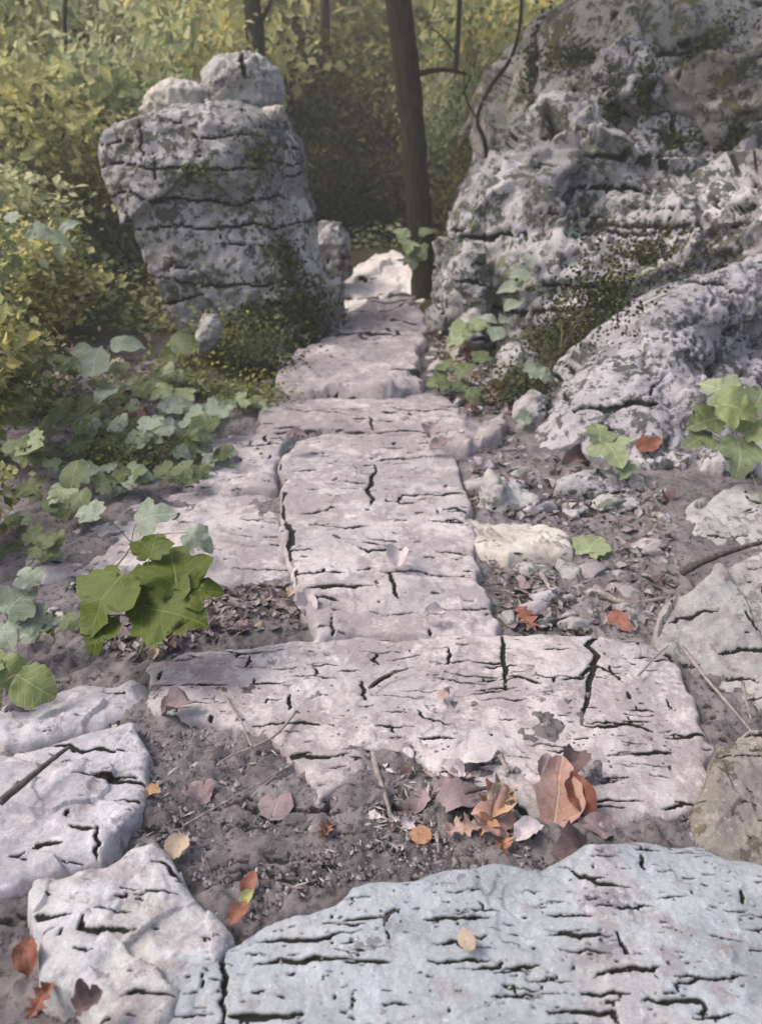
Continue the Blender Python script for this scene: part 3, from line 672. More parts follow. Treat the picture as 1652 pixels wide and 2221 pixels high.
slab('olive-grey block above the pale flat-faced rock at the right edge', [(1425, 1165), (1445, 1130), (1500, 1095), (1560, 1062), (1680, 1048), (1850, 1060), (1900, 1220), (1700, 1230), (1560, 1205), (1480, 1190)],
     -.79, .27, (.009, .008), M['rock_olive'], 291, rough=.02, lumps=.035, ncrack=30, lrange=(.04, .25), cw=.01, depth=.02, thick=.3, edge=.02, name='boulder', group='rocks beside the path')
for i, (lab, poly, Y, mt, vx) in enumerate([
    ('three-cornered pale stone standing in the litter right of the path', [(1035, 1120), (1045, 1070), (1062, 1028), (1090, 1052), (1130, 1072), (1175, 1085), (1165, 1125), (1100, 1140)], 3.55, 'stone_cap', .009),
    ('blocky grey stone under the green star leaf on the right bank', [(1205, 1100), (1210, 1050), (1270, 1020), (1350, 1040), (1410, 1080), (1400, 1130), (1300, 1130)], 3.7, 'rock_slant', .01),
    ('rounded pale boulder on end right of the tree foot', [(975, 700), (968, 640), (980, 560), (1010, 520), (1050, 530), (1062, 600), (1055, 680), (1030, 730)], 6.55, 'rock_mid', .014),
    ('small grey wedge stone at the tree foot', [(925, 720), (930, 680), (955, 662), (985, 680), (985, 720), (955, 740)], 7.0, 'stone_cap', .014),
    ('grey stone with a pointed top beside the green leaves near the tree', [(990, 745), (1000, 690), (1030, 668), (1060, 700), (1060, 750), (1020, 760)], 6.4, 'stone_cap', .014),
    ('little pale stone on the soil edge left of the wide slab', [(235, 1500), (240, 1470), (265, 1458), (285, 1470), (290, 1500), (262, 1515)], 2.33, 'rock_lilac_left', .006),
    ('grey mossy stone behind the leaves at the right foot of the big boulder', [(1075, 830), (1085, 770), (1120, 740), (1165, 760), (1175, 830), (1150, 860), (1100, 865)], 5.6, 'rock_mid', .013),
    ('brownish stone against the foot of the slanting rock', [(1120, 930), (1125, 890), (1160, 860), (1190, 880), (1180, 940), (1150, 960)], 4.75, 'rock_olive', .011)]):
    boulder(lab, poly, Y, front=.05 * Y / 3 + .03, back=.05 * Y / 3 + .05, fs=.66, voxel=vx, mat=M[mt], seed=300 + 7 * i, big=.012 * Y / 3, mid=.010 * Y / 3, fine=.004, nf=9, fac=.11, ncrack=4, lrange=(.03 * Y, .06 * Y), cw=.003 * Y, depth=.01)

# broken stones lying in the litter: three shapes, copied
def chunk(seed):
    r = np.random.default_rng(seed)
    bm = bmesh.new()
    for _ in range(16):
        v = r.normal(size=3); v /= np.linalg.norm(v); bm.verts.new(tuple(v * np.array([1, .8, .6])))
    bmesh.ops.convex_hull(bm, input=bm.verts)
    for v in [v for v in bm.verts if not v.link_faces]: bm.verts.remove(v)
    bmesh.ops.subdivide_edges(bm, edges=bm.edges[:], cuts=3, use_grid_fill=True)
    co = np.array([tuple(v.co) for v in bm.verts]); dn = 1 + .10 * fbm(co, 2.2, 3, seed) + .03 * fbm(co, 9, 2, seed)
    for v, k in zip(bm.verts, dn): v.co *= float(k)
    for f in bm.faces: f.smooth = True
    bmesh.ops.recalc_face_normals(bm, faces=bm.faces)
    me = bpy.data.meshes.new('broken_stone'); bm.to_mesh(me); bm.free()
    e_ = [e.index for e in me.edges]
    return me
CH = []
for sd_ in range(3):
    for mt_ in ('rock_slant', 'stone_cap', 'rock_olive', 'slab_lilac'):
        me = chunk(900 + sd_); me.materials.append(M[mt_]); CH.append(me)
def stones(n, zone, label, group, smin, smax, seed):
    r = random.Random(seed); xs = [p[0] for p in zone]; ys = [p[1] for p in zone]; k = 0
    while k < n:
        px, py = r.uniform(min(xs), max(xs)), r.uniform(min(ys), max(ys))
        if not inside(np.array([px]), np.array([py]), zone)[0]: continue
        p = gpoint(px, py); sz = r.uniform(smin, smax) * (1 if r.random() < .7 else 1.6)
        o = link('broken_stone', r.choice(CH)); o.location = (p.x, p.y, p.z + sz * .25); o.scale = (sz, sz * r.uniform(.7, 1.1), sz * r.uniform(.6, 1))
        o.rotation_euler = (r.uniform(-.3, .3), r.uniform(-.3, .3), r.uniform(0, 6.28)); tag(o, label, 'stone', group); k += 1
ZSR = [(1010, 960), (1090, 920), (1140, 990), (1330, 1030), (1440, 1070), (1450, 1180), (1470, 1260), (1430, 1370), (1100, 1370), (1080, 1250), (1240, 1210), (1230, 1140), (1020, 1090)]
stones(60, ZSR, 'small grey broken stone in the litter between the path and the right rocks', 'broken stones right of the path', .018, .05, 1)
stones(16, ZSR, 'larger angular grey stone packed in the litter right of the path', 'angular stones right of the path', .045, .075, 11)
stones(24, [(910, 690), (1000, 740), (1080, 830), (1100, 900), (1000, 900), (930, 830)], 'small broken stone at the far right edge of the path below the huge boulder', 'broken stones by the far path', .03, .07, 2)
stones(26, [(240, 1530), (330, 1530), (600, 1640), (690, 1740), (1250, 1800), (1480, 1770), (1490, 1840), (1200, 1870), (760, 1900), (480, 1990), (400, 1870), (240, 1790)], 'little pale stone lying on the dark soil between the two front slabs', 'little stones on the soil', .006, .018, 3)
stones(26, [(700, 640), (930, 640), (930, 700), (880, 690), (720, 720), (640, 770), (580, 860), (560, 830), (640, 740)], 'small stone at the left and far end of the rough lilac step', 'stones along the rough step', .03, .07, 6)
stones(20, [(60, 1240), (200, 1200), (460, 1260), (640, 1290), (690, 1370), (420, 1400), (120, 1440)], 'little stone on the ground behind the wide slab on the left', 'little stones left of the path', .012, .03, 4)

# ------------------------------------------------------------------ leaf shapes
MAPLE = [(0, 0), (.12, -.10), (.30, -.09), (.34, .02), (.48, .10), (.52, .24), (.60, .38), (.52, .48), (.42, .56), (.29, .55), (.30, .68), (.20, .84), (0, .98)]
OAK = [(0, 0), (.05, .10), (.20, .16), (.09, .30), (.32, .40), (.12, .50), (.30, .64), (.12, .70), (.20, .86), (.08, .90), (0, 1.0)]
OVATE = [(0, 0), (.16, .05), (.30, .22), (.34, .42), (.27, .65), (.14, .85), (0, 1.0)]
ROUND = [(0, 0), (.22, .0), (.42, .18), (.48, .42), (.40, .68), (.22, .86), (0, .92)]
def leaf_mesh(name, half, fold=.25, droop=.25, curl=.0, seed=0, jag=.03):
    r = random.Random(seed)
    pts = [(x + (r.uniform(-jag, jag) if 0 < i < len(half) - 1 else 0), y + r.uniform(-jag, jag)) for i, (x, y) in enumerate(half)]
    lft = [(-x + (r.uniform(-jag, jag)), y + r.uniform(-jag, jag)) for x, y in half[1:-1]][::-1]
    ring = pts + lft
    mids = [(0, .2), (0, .45), (0, .72)]
    bm = bmesh.new()
    def zz(x, y): return fold * abs(x) * (1 - .4 * abs(x)) - droop * (y - .35) ** 2 + curl * (x * x * 1.6 + y * y * .6) + r.uniform(-.02, .02) * (1 + 2 * abs(curl))
    rv = [bm.verts.new((x, y, zz(x, y))) for x, y in ring]
    mv = [bm.verts.new((x, y, zz(0, y))) for x, y in mids]
    n = len(ring); ti = len(half) - 1
    def nearest(y): return min(range(3), key=lambda k: abs(mids[k][1] - y))
    rib = {}
    for i in range(n):
        a, b_ = ring[i], ring[(i + 1) % n]
        ka, kb = nearest(a[1]), nearest(b_[1])
        try:
            bm.faces.new((rv[i], rv[(i + 1) % n], mv[ka]))
            if ka != kb: bm.faces.new((rv[(i + 1) % n], mv[kb], mv[ka]))
        except ValueError: pass
    bmesh.ops.subdivide_edges(bm, edges=bm.edges[:], cuts=1, use_grid_fill=True)
    co = np.array([tuple(v.co) for v in bm.verts])
    wr = vnoise(co + seed * 3.1, 4.0, seed) * (.05 + .16 * abs(curl)) + vnoise(co + seed, 9.0, seed) * (.02 + .05 * abs(curl))
    ed = np.stack([vnoise(co + 5.5, 16, seed + 2), vnoise(co + 9.5, 16, seed + 3)], 1) * .035
    for v, q, e_ in zip(bm.verts, wr, ed):
        v.co.z += q
        if v.is_boundary: v.co.x += e_[0]; v.co.y += e_[1]
    for f in bm.faces: f.smooth = True
    me = bpy.data.meshes.new(name); bm.to_mesh(me); bm.free()
    return me
LEAFM = {}
def leaf_variant(shape, style, k, matname):
    key = (shape, style, k, matname)
    if key not in LEAFM:
        half = {'maple': MAPLE, 'oak': OAK, 'ovate': OVATE, 'round': ROUND}[shape]
        fd, dr, cu = {'fresh': (.28, .45, -.12), 'dry': (.5, .3, .4), 'curl': (1.0, .6, .8), 'flat': (.06, .08, .02)}[style]
        me = leaf_mesh('leaf', half, fd, dr, cu, seed=hash(key[0]) % 7 * 0 + k * 13 + len(shape) * 3 + len(style))
        me.materials.append(M[matname]); LEAFM[key] = me
    return LEAFM[key]
def orient(normal, heading, centre, size, o):
    """leaf lies with its face along normal, its tip towards heading, its middle at centre"""
    n = Vector(normal).normalized(); h = Vector(heading); h = (h - n * h.dot(n)).normalized(); x = h.cross(n)
    Mx = Matrix((( x.x, h.x, n.x), (x.y, h.y, n.y), (x.z, h.z, n.z))).to_4x4()
    base = Vector(centre) - h * (.42 * size)
    o.matrix_world = Matrix.Translation(base) @ Mx @ Matrix.Scale(size, 4)
    return base

# ------------------------------------------------------------------ seedlings: stem + single leaves
def seedling(label, base, leaves, matname, shape='maple', group='seedlings along the path', name='maple_seedling', cat='plant', stemr=.0025):
    """leaves: (px, py, size_px, distance, heading degrees on the picture)"""
    root = empty(name, base)
    inv = Matrix.Translation(-Vector(base))
    top = None; tubes = []
    pts = [at(l[0], l[1], l[3]) for l in leaves]
    mean = sum(pts, Vector()) / len(pts)
    hub = Vector(base).lerp(mean, .55); hub.z = max(hub.z, base[2] + .03)
    tubes.append(tube([p - Vector(base) for p in bez([base, Vector(base).lerp(hub, .5) + Vector((.01, .01, 0)), hub], 3)], [stemr * 1.4] * 4 + [stemr] * 3, 5))
    for i, (px, py, spx, Y, hd) in enumerate(leaves):
        mt = matname if isinstance(matname, str) else matname[i % len(matname)]
        c = pts[i]; size = spx / FPX * (Y * cp + .5) * ((.72 if shape == 'maple' else .85) * (1 if matname == 'leaf_olive' else .8))
        o = link('leaf', leaf_variant(shape, 'fresh', i % 4, mt), None, root)
        r = random.Random(int(px * 7 + py))
        n = (r.uniform(-.35, .35), -.55 + r.uniform(-.3, .3), .75)
        a = R(hd); h = (math.cos(a), math.sin(a) * .45, math.sin(a) * .75 - .1)
        b0 = orient(n, h, c, size, o)
        mw = o.matrix_world.copy(); o.parent = root; o.matrix_world = inv.inverted() @ inv @ mw
        o.matrix_parent_inverse = Matrix.Translation(Vector(base)).inverted(); o.matrix_basis = mw
        mid = hub.lerp(b0, .5) + Vector((0, 0, .015))
        tubes.append(tube([p - Vector(base) for p in bez([hub, mid, b0], 3)], [stemr * .8] * 7, 4))
    link('stem', mesh_tubes('stem', tubes), M['stem_green'], root)
    return tag(root, label, cat, group)
def sl_auto(label, px, py, n, spread, size, mat, seed, shape='maple', height=.22, **kw):
    r = random.Random(seed)
    b = gpoint(px, py); Lf = []
    for i in range(n):
        Y = b.y + r.uniform(-.12, .12)
        up = height / max(Y, .5) * FPX * .9
        Lf.append((px + r.uniform(-spread, spread), py - up * r.uniform(.35, 1.0), size * r.uniform(.75, 1.2), Y, r.uniform(0, 360)))
    return seedling(label, b, Lf, mat, shape, **kw)
seedling('big deeply lobed dark olive leaves beside the pale left stone', gpoint(300, 1430), [(225, 1300, 210, 2.16, 250), (375, 1225, 190, 2.26, 100), (370, 1325, 210, 2.12, 340), (215, 1370, 130, 2.1, 260), (290, 1290, 150, 2.2, 180), (430, 1280, 130, 2.2, 20), (330, 1180, 110, 2.3, 90)], 'leaf_olive', stemr=.003)
seedling('light olive leaf drooping over the pale stone at the left edge', gpoint(-20, 1560), [(70, 1485, 150, 1.95, 330), (20, 1455, 120, 2.0, 300), (-30, 1440, 130, 2.0, 200)], 'leaf_pale', 'round')
seedling('pale teal leaves at the left edge above the light olive leaf', gpoint(-10, 1420), [(40, 1300, 150, 2.3, 60), (10, 1370, 130, 2.25, 300), (85, 1345, 120, 2.28, 350), (60, 1250, 100, 2.35, 120)], 'leaf_teal')
seedling('broad washed teal leaves lying over the pale flat left stone', gpoint(250, 1230), [(330, 1120, 150, 2.9, 20), (430, 1170, 120, 2.75, 330), (190, 1110, 110, 2.85, 160)], 'leaf_teal')
seedling('tall grey-teal leaves standing left of the standing stone foot', gpoint(230, 940), [(205, 785, 140, 4.4, 90), (235, 850, 130, 4.3, 70), (270, 745, 110, 4.5, 20), (175, 760, 90, 4.5, 150)], 'leaf_teal', 'ovate')
seedling('long narrow green leaf pair left of the ivy', gpoint(175, 1110), [(160, 1030, 130, 3.3, 270), (175, 1080, 110, 3.2, 290)], 'leaf_green', 'ovate')
seedling('green rounded leaf beside the small leaning stone', gpoint(410, 800), [(395, 745, 95, 5.4, 30), (370, 770, 70, 5.4, 200)], 'leaf_green', 'round')
seedling('pale shed-light leaves high at the left edge of the thicket', gpoint(110, 760), [(75, 500, 90, 5.6, 0), (120, 515, 80, 5.7, 340), (145, 490, 70, 5.8, 40), (130, 545, 60, 5.6, 280), (25, 470, 70, 5.6, 100)], ['leaf_teal', 'leaf_lime'], 'ovate')
for i, (px, py, n, s, sz, mt, h, lab) in enumerate([
    (150, 960, 7, 70, 85, 'leaf_green', .25, 'green seedling with small leaves left of the ivy cluster'),
    (260, 1000, 9, 90, 90, ['leaf_green', 'leaf_teal'], .24, 'bushy teal-green seedling in the middle of the left undergrowth'),
    (370, 1010, 9, 80, 95, ['leaf_teal', 'leaf_green'], .26, 'teal-leaved seedling hanging over the broken slab'),
    (430, 960, 7, 60, 90, 'leaf_teal', .28, 'pale teal seedling next to the vertical fissure by the lilac step'),
    (250, 1070, 8, 110, 80, ['leaf_green', 'leaf_teal'], .12, 'low green seedling at the back edge of the pale left stone'),
    (350, 1060, 7, 90, 70, 'leaf_green', .12, 'low seedling with mid green leaves on the pale left stone edge'),
    (120, 1130, 6, 70, 90, ['leaf_green', 'leaf_lime'], .16, 'yellowish seedling near the left edge beside the pale left stone'),
    (60, 1230, 6, 60, 85, 'leaf_green', .14, 'green seedling at the left edge above the pale teal leaves'),
    (330, 900, 7, 80, 75, ['leaf_green', 'leaf_lime'], .26, 'seedling with lime tips below the standing stone'),
    (510, 900, 8, 55, 60, ['leaf_green', 'leaf_lime'], .16, 'small mossy-green seedling at the left end of the lilac step'),
    (30, 1080, 6, 60, 100, ['leaf_lime', 'leaf_green'], .3, 'lime-green seedling at the left edge halfway down')]):
    sl_auto(lab, px, py, n, s, sz, mt, 500 + i, height=h)
for i, (px, py, n, s_, sz, mt, h, lab) in enumerate([
    (130, 1010, 9, 80, 62, ['leaf_green', 'leaf_teal'], .14, 'small-leaved seedling low in the left undergrowth near the olive bush'),
    (210, 930, 9, 80, 58, ['leaf_green', 'leaf_lime'], .16, 'small yellow-green seedling under the tall grey-teal leaves'),
    (310, 960, 9, 80, 60, ['leaf_teal', 'leaf_green'], .14, 'small-leaved seedling between the standing stone foot and the ivy'),
    (400, 930, 9, 70, 56, ['leaf_green', 'leaf_teal'], .16, 'small teal-tipped seedling left of the lilac step slab'),
    (200, 1040, 9, 90, 60, ['leaf_green', 'leaf_teal', 'leaf_lime'], .1, 'mixed small seedling above the pale flat left stone'),
    (440, 1020, 8, 60, 60, ['leaf_green', 'leaf_teal'], .12, 'small seedling growing at the broken slab corner'),
    (40, 1170, 6, 50, 60, ['leaf_green', 'leaf_lime'], .1, 'small seedling left of the pale flat left stone'),
    (110, 1400, 8, 90, 62, ['leaf_green', 'leaf_teal'], .08, 'small low seedling left of the big olive leaves'),
    (120, 860, 8, 90, 60, ['leaf_lime', 'leaf_green'], .3, 'lime seedling before the bright bush at the left edge'),
    (380, 860, 8, 70, 52, ['leaf_green', 'leaf_lime'], .2, 'small green seedling below the small leaning stone'),
    (290, 860, 8, 80, 56, ['leaf_green', 'leaf_lime'], .26, 'small seedling among brown leaves left of the leaning stone')]):
    sl_auto(lab, px, py, n, s_, sz, mt, 560 + i, height=h)
seedling('yellow-green star-shaped leaf pair at the foot of the slanting rock', gpoint(1330, 1060), [(1325, 975, 150, 3.75, 290), (1300, 935, 110, 3.85, 80), (1350, 1010, 110, 3.7, 250)], 'leaf_lime')
seedling('big pale green leaves reaching in at the right edge', gpoint(1660, 1120), [(1560, 845, 130, 3.7, 130), (1600, 885, 150, 3.6, 340), (1530, 910, 130, 3.65, 200), (1605, 985, 170, 3.5, 260), (1645, 930, 130, 3.6, 20), (1520, 950, 120, 3.6, 200), (1650, 860, 120, 3.7, 60)], ['leaf_lime', 'leaf_pale', 'leaf_green'])
seedling('single fresh green leaf on the litter right of the cream stone', gpoint(1300, 1235), [(1285, 1180, 130, 3.05, 70), (1320, 1205, 70, 3.0, 320)], 'leaf_lime')
seedling('green leaf tuft by the pointed stone near the tree', gpoint(1010, 770), [(1005, 715, 95, 6.1, 20), (1040, 700, 75, 6.1, 60), (985, 735, 70, 6.0, 200)], 'leaf_lime')
seedling('low leafy seedling below the huge boulder', gpoint(980, 860), [(950, 825, 85, 5.3, 190), (1010, 800, 85, 5.3, 30), (1000, 840, 90, 5.2, 300), (1030, 860, 80, 5.1, 330), (960, 790, 70, 5.4, 120), (1045, 770, 70, 5.4, 60)], 'leaf_green')
seedling('pale teal leaves at the foot of the huge boulder', gpoint(1100, 800), [(1075, 720, 85, 5.9, 100), (1095, 690, 75, 6.0, 60), (1060, 690, 70, 6.0, 150), (1110, 660, 70, 6.0, 40)], 'leaf_teal', 'ovate')
seedling('pale green leaf pair beside the brownish stone', gpoint(1175, 860), [(1160, 800, 75, 4.95, 40), (1185, 815, 60, 4.9, 340), (1135, 905, 60, 4.6, 200)], 'leaf_teal')
seedling('yellow-green sapling leaves in front of the tree foot', gpoint(895, 650), [(885, 530, 70, 7.6, 260), (910, 545, 66, 7.6, 300), (870, 505, 60, 7.7, 140), (925, 500, 56, 7.7, 50), (895, 565, 60, 7.6, 270)], ['leaf_lime', 'leaf_green'])
seedling('pale leaf standing among twigs below the big olive leaves', gpoint(350, 1425), [(340, 1390, 95, 2.28, 80)], 'leaf_pale', 'oak')
seedling('teal sprig on the face of the huge boulder', gpoint(1150, 790) + Vector((.25, -.05, .35)), [(1130, 590, 90, 6.35, 60), (1110, 620, 80, 6.35, 180), (1145, 560, 70, 6.4, 90)], 'leaf_teal', 'ovate')

# ------------------------------------------------------------------ fallen leaves
def fallen(label, px, py, spx, mat, shape='maple', style='dry', hd=0, k=0, lift=.015, surf=.0, tilt=(0, 0), group='fallen leaves on the path'):
    p = gpoint(px, py, surf + lift)
    dist = (p - Vector((0, 0, CAM_H))).length
    size = spx / FPX * dist * .8 * (.78 if shape == 'maple' else 1)
    o = link('fallen_leaf', leaf_variant(shape, style, k, mat))
    a = R(hd)
    orient((tilt[0], tilt[1] - .08, 1), (math.cos(a), math.sin(a), 0), p + Vector((0, 0, .002)), size, o)
    return tag(o, label, 'leaf', group)
FL = [
 ('large pinkish-brown leaf standing on the front edge of the wide slab', 1205, 1735, 190, 'dry_pink', 'ovate', 'dry', 80, 0, .05, (.1, -.5)),
 ('dark red-brown leaf behind the large pinkish leaf', 1245, 1660, 70, 'dry_dark', 'round', 'curl', 60, 1, .06, (0, -.2)),
 ('narrow rust leaf along the right side of the large pinkish leaf', 1262, 1735, 105, 'dry_red', 'ovate', 'curl', 95, 2, .05, (-.3, -.4)),
 ('curled orange lobed leaf left of the large pinkish leaf', 1068, 1768, 150, 'dry_orange', 'oak', 'curl', 60, 0, .03, (0, -.3)),
 ('salmon leaf tip pointing left from the curled orange leaf', 1010, 1800, 100, 'dry_pink', 'oak', 'dry', 190, 1, .02, (0, -.2)),
 ('wide salmon leaf under the curled orange leaf', 1062, 1790, 130, 'dry_pink', 'maple', 'curl', 150, 3, .02, (0, -.3)),
 ('yellowish crumpled leaf on the curled orange leaf', 1085, 1752, 80, 'dry_tan', 'round', 'curl', 40, 2, .05, (0, -.3)),
 ('small orange lobe fallen below the curled orange leaf', 1092, 1835, 75, 'dry_orange', 'oak', 'curl', 260, 2, .015, (0, 0)),
 ('whitish curled leaf between the orange and the pinkish leaf', 1140, 1812, 80, 'dry_white', 'ovate', 'curl', 20, 0, .02, (0, -.2)),
 ('mauve crumpled leaf at the notch of the wide slab', 970, 1705, 120, 'dry_mauve', 'oak', 'dry', 30, 1, .025, (0, .1)),
 ('brownish-pink crumpled leaf under the mauve leaf', 990, 1740, 130, 'dry_mauve', 'ovate', 'dry', 10, 2, .02, (.1, -.2)),
 ('pale pink folded leaf at the head of the mauve leaf', 985, 1680, 70, 'dry_white', 'ovate', 'curl', 160, 3, .035, (0, -.2)),
 ('dull tan leaf left of the mauve leaf', 910, 1740, 80, 'dry_mauve', 'ovate', 'dry', 250, 0, .01, (0, -.1)),
 ('round rust-spotted tan leaf on the soil', 912, 1812, 58, 'dry_orange', 'round', 'flat', 90, 1, .01, (0, -.1)),
 ('rust and white small leaf alone on the dark soil', 712, 1800, 66, 'dry_red', 'oak', 'curl', 250, 1, .015, (0, -.2)),
 ('small bright rust leaf on the left soil', 331, 1723, 40, 'dry_orange', 'round', 'dry', 20, 2, .015, (0, 0)),
 ('upper brown half of the leaf pair by the soil tip', 541, 1922, 62, 'dry_red', 'ovate', 'dry', 75, 1, .02, (0, -.3)),
 ('lower rust half of the leaf pair by the soil tip', 518, 1980, 66, 'dry_red', 'ovate', 'dry', 245, 2, .05, (0, -.2)),
 ('yellow-green bud scale between the two rust leaf halves', 536, 1955, 45, 'bract', 'ovate', 'curl', 60, 0, .035, (0, -.2)),
 ('faint tan leaf lying flat on the blue slab', 1012, 2042, 62, 'dry_tan', 'ovate', 'flat', 100, 0, .102, (0, 0)),
 ('tan round leaf against the whitish corner rock', 392, 1838, 66, 'dry_tan', 'round', 'dry', 250, 1, .03, (-.3, -.4)),
 ('rust leaf wedged in the gap at the bottom left corner', 65, 2085, 80, 'dry_red', 'ovate', 'curl', 100, 0, .05, (0, -.2)),
 ('brown leaf at the very bottom of the corner gap', 85, 2180, 80, 'dry_red', 'oak', 'dry', 70, 1, .04, (0, -.2)),
 ('dark crumpled leaf under the whitish corner rock', 195, 2180, 80, 'dry_dark', 'maple', 'curl', 30, 2, .13, (0, -.2)),
 ('red-brown pointed lobed leaf right of the long path slab', 1145, 1345, 95, 'dry_red', 'oak', 'flat', 110, 0, .03, (0, -.4)),
 ('plain red-brown leaf above the back edge of the wide slab', 1342, 1345, 75, 'dry_red', 'ovate', 'flat', 300, 3, .04, (0, -.5)),
 ('rust leaf beside the yellow-green star leaves', 1402, 970, 80, 'dry_red', 'ovate', 'dry', 25, 0, .08, (0, -.5)),
 ('brown leaf leaning left of the star leaves', 1250, 1010, 85, 'dry_dark', 'ovate', 'curl', 200, 1, .05, (0, -.4)),
 ('big faded pink leaf on the soil below the wide slab', 600, 1745, 125, 'dry_mauve', 'ovate', 'flat', 80, 0, .015, (0, 0)),
 ('mauve leaf with torn edge left of the faded pink leaf', 432, 1725, 85, 'dry_mauve', 'maple', 'dry', 130, 3, .015, (0, 0)),
 ('curled mauve leaf on the left end of the wide slab', 385, 1540, 95, 'dry_mauve', 'ovate', 'curl', 10, 1, .04, (0, -.2)),
 ('pale pink curled leaf left of the long slab foot', 668, 1322, 85, 'dry_white', 'ovate', 'curl', 100, 2, .04, (0, -.4)),
 ('small white curled leaf on the foot of the long slab', 945, 1335, 60, 'dry_white', 'ovate', 'curl', 200, 3, .09, (0, -.2)),
 ('whitish crumpled leaf in the middle of the long slab', 862, 1218, 62, 'dry_white', 'round', 'curl', 80, 0, .10, (0, -.2)),
 ('little pinkish disc of leaf on the wide slab', 960, 1508, 34, 'dry_pink', 'round', 'flat', 0, 2, .062, (0, 0)),
 ('lilac translucent leaf lying across the wide slab front', 1030, 1632, 130, 'dry_white', 'ovate', 'flat', 30, 1, .066, (0, 0)),
 ('small white leaf scrap near the slab notch', 885, 1632, 40, 'dry_white', 'ovate', 'flat', 300, 2, .062, (0, 0)),
 ('purple leaf lying between the lilac step and the small stone', 935, 935, 60, 'dry_mauve', 'maple', 'dry', 80, 1, .12, (0, -.3)),
 ('mauve leaf under the purple leaf at the step corner', 950, 968, 60, 'dry_mauve', 'ovate', 'dry', 20, 3, .1, (0, -.3)),
 ('grey-mauve leaf on the left corner of the long slab', 640, 955, 60, 'dry_mauve', 'ovate', 'curl', 10, 0, .13, (0, -.3)),
 ('dark tilted leaf at the left of the large pinkish leaf', 1180, 1665, 60, 'dry_mauve', 'ovate', 'dry', 70, 3, .065, (0, -.4)),
 ('long dark curled leaf by the hump of the blue slab', 1240, 1850, 110, 'dry_dark', 'ovate', 'curl', 200, 0, .03, (0, -.2)),
 ('mauve leaf edge right of the large pinkish leaf', 1300, 1800, 95, 'dry_mauve', 'ovate', 'dry', 170, 1, .02, (0, -.2)),
]
for l_, px, py, s, m_, shp, st, hd, k, lift, tl in FL:
    fallen(l_, px, py, s, m_, shp, st, hd, k, lift, 0, tl)
# scattered litter leaves that can still be told apart one by one
def scatter_leaves(n, zone, label, group, mats, smin, smax, seed, lift=.02, shapes=('ovate', 'oak', 'maple')):
    r = random.Random(seed)
    xs = [p[0] for p in zone]; ys = [p[1] for p in zone]; made = 0
    while made < n:
        px, py = r.uniform(min(xs), max(xs)), r.uniform(min(ys), max(ys))
        if not inside(np.array([px]), np.array([py]), zone)[0]: continue
        p = gpoint(px, py); o = link('litter_leaf', leaf_variant(r.choice(shapes), r.choice(('dry', 'curl', 'dry')), r.randrange(4), r.choice(mats)))
        orient((r.uniform(-.5, .5), r.uniform(-.7, .3), 1), (math.cos(r.uniform(0, 6.3)), math.sin(r.uniform(0, 6.3)), .01), p + Vector((0, 0, lift * r.uniform(.5, 1.6))), r.uniform(smin, smax), o)
        tag(o, label, 'leaf', group); made += 1
ZR1 = [(1010, 960), (1090, 900), (1140, 990), (1330, 1020), (1440, 1060), (1450, 1180), (1470, 1260), (1430, 1380), (1090, 1370), (1070, 1240), (1040, 1200), (1240, 1200), (1230, 1160), (1020, 1100)]
ZR0 = [(910, 690), (1000, 730), (1080, 800), (1120, 900), (1000, 900), (930, 830)]
scatter_leaves(30, ZR1, 'dull brown dry leaf in the litter between the path and the right rocks', 'litter leaves right of the path', ['dry_mauve', 'dry_dark', 'dry_mauve'], .04, .075, 1, .012)
scatter_leaves(32, ZR0, 'small reddish dry leaf in the far litter below the huge boulder', 'litter leaves by the far path', ['dry_pink', 'dry_mauve', 'dry_red', 'dry_tan'], .06, .12, 2, .03)
scatter_leaves(34, [(200, 1400), (470, 1290), (640, 1280), (700, 1370), (420, 1400), (300, 1450)], 'grey-brown dry leaf in the litter behind the wide slab on the left', 'litter leaves left of the path', ['dry_mauve', 'dry_dark', 'dry_tan'], .03, .07, 3)
scatter_leaves(26, [(60, 740), (330, 740), (440, 860), (260, 960), (90, 900)], 'brown dry leaf among the left undergrowth stems', 'litter leaves under the left plants', ['dry_tan', 'dry_pink', 'dry_dark', 'dry_orange'], .07, .13, 4, .06)
scatter_leaves(16, [(760, 1660), (900, 1650), (960, 1780), (900, 1840), (760, 1800)], 'tiny grey leaf scrap among the wood chips below the wide slab', 'leaf scraps on the soil', ['dry_mauve', 'dry_tan', 'dry_dark', 'dry_white'], .02, .04, 5, .01)

# ------------------------------------------------------------------ stuff: litter crumbs, soil crumbs, chips
def leaf_cloud(name, C, N, sizes, tints, mat, aspect=.5, seed=0, fold=.25):
    """many small folded leaf faces; C centres, N normals"""
    r = np.random.default_rng(seed); n = len(C)
    N = N / (np.linalg.norm(N, axis=1)[:, None] + 1e-9)
    H = r.normal(size=(n, 3)); H -= N * (H * N).sum(1)[:, None]; H /= np.linalg.norm(H, axis=1)[:, None] + 1e-9
    X = np.cross(H, N); s = sizes[:, None]
    a = C - H * s * .5; b = C + X * s * aspect * .5 + N * s * fold * .4; c = C + H * s * .5; d_ = C - X * s * aspect * .5 + N * s * fold * .4
    V = np.stack([a, b, c, d_], 1).reshape(-1, 3)
    i = np.arange(n) * 4
    F = np.concatenate([np.stack([i, i + 1, i + 2], 1), np.stack([i, i + 2, i + 3], 1)])
    me = mesh_np(name, V, F, {'tint': np.repeat(tints, 4)}, smooth=False); me.materials.append(mat); return me
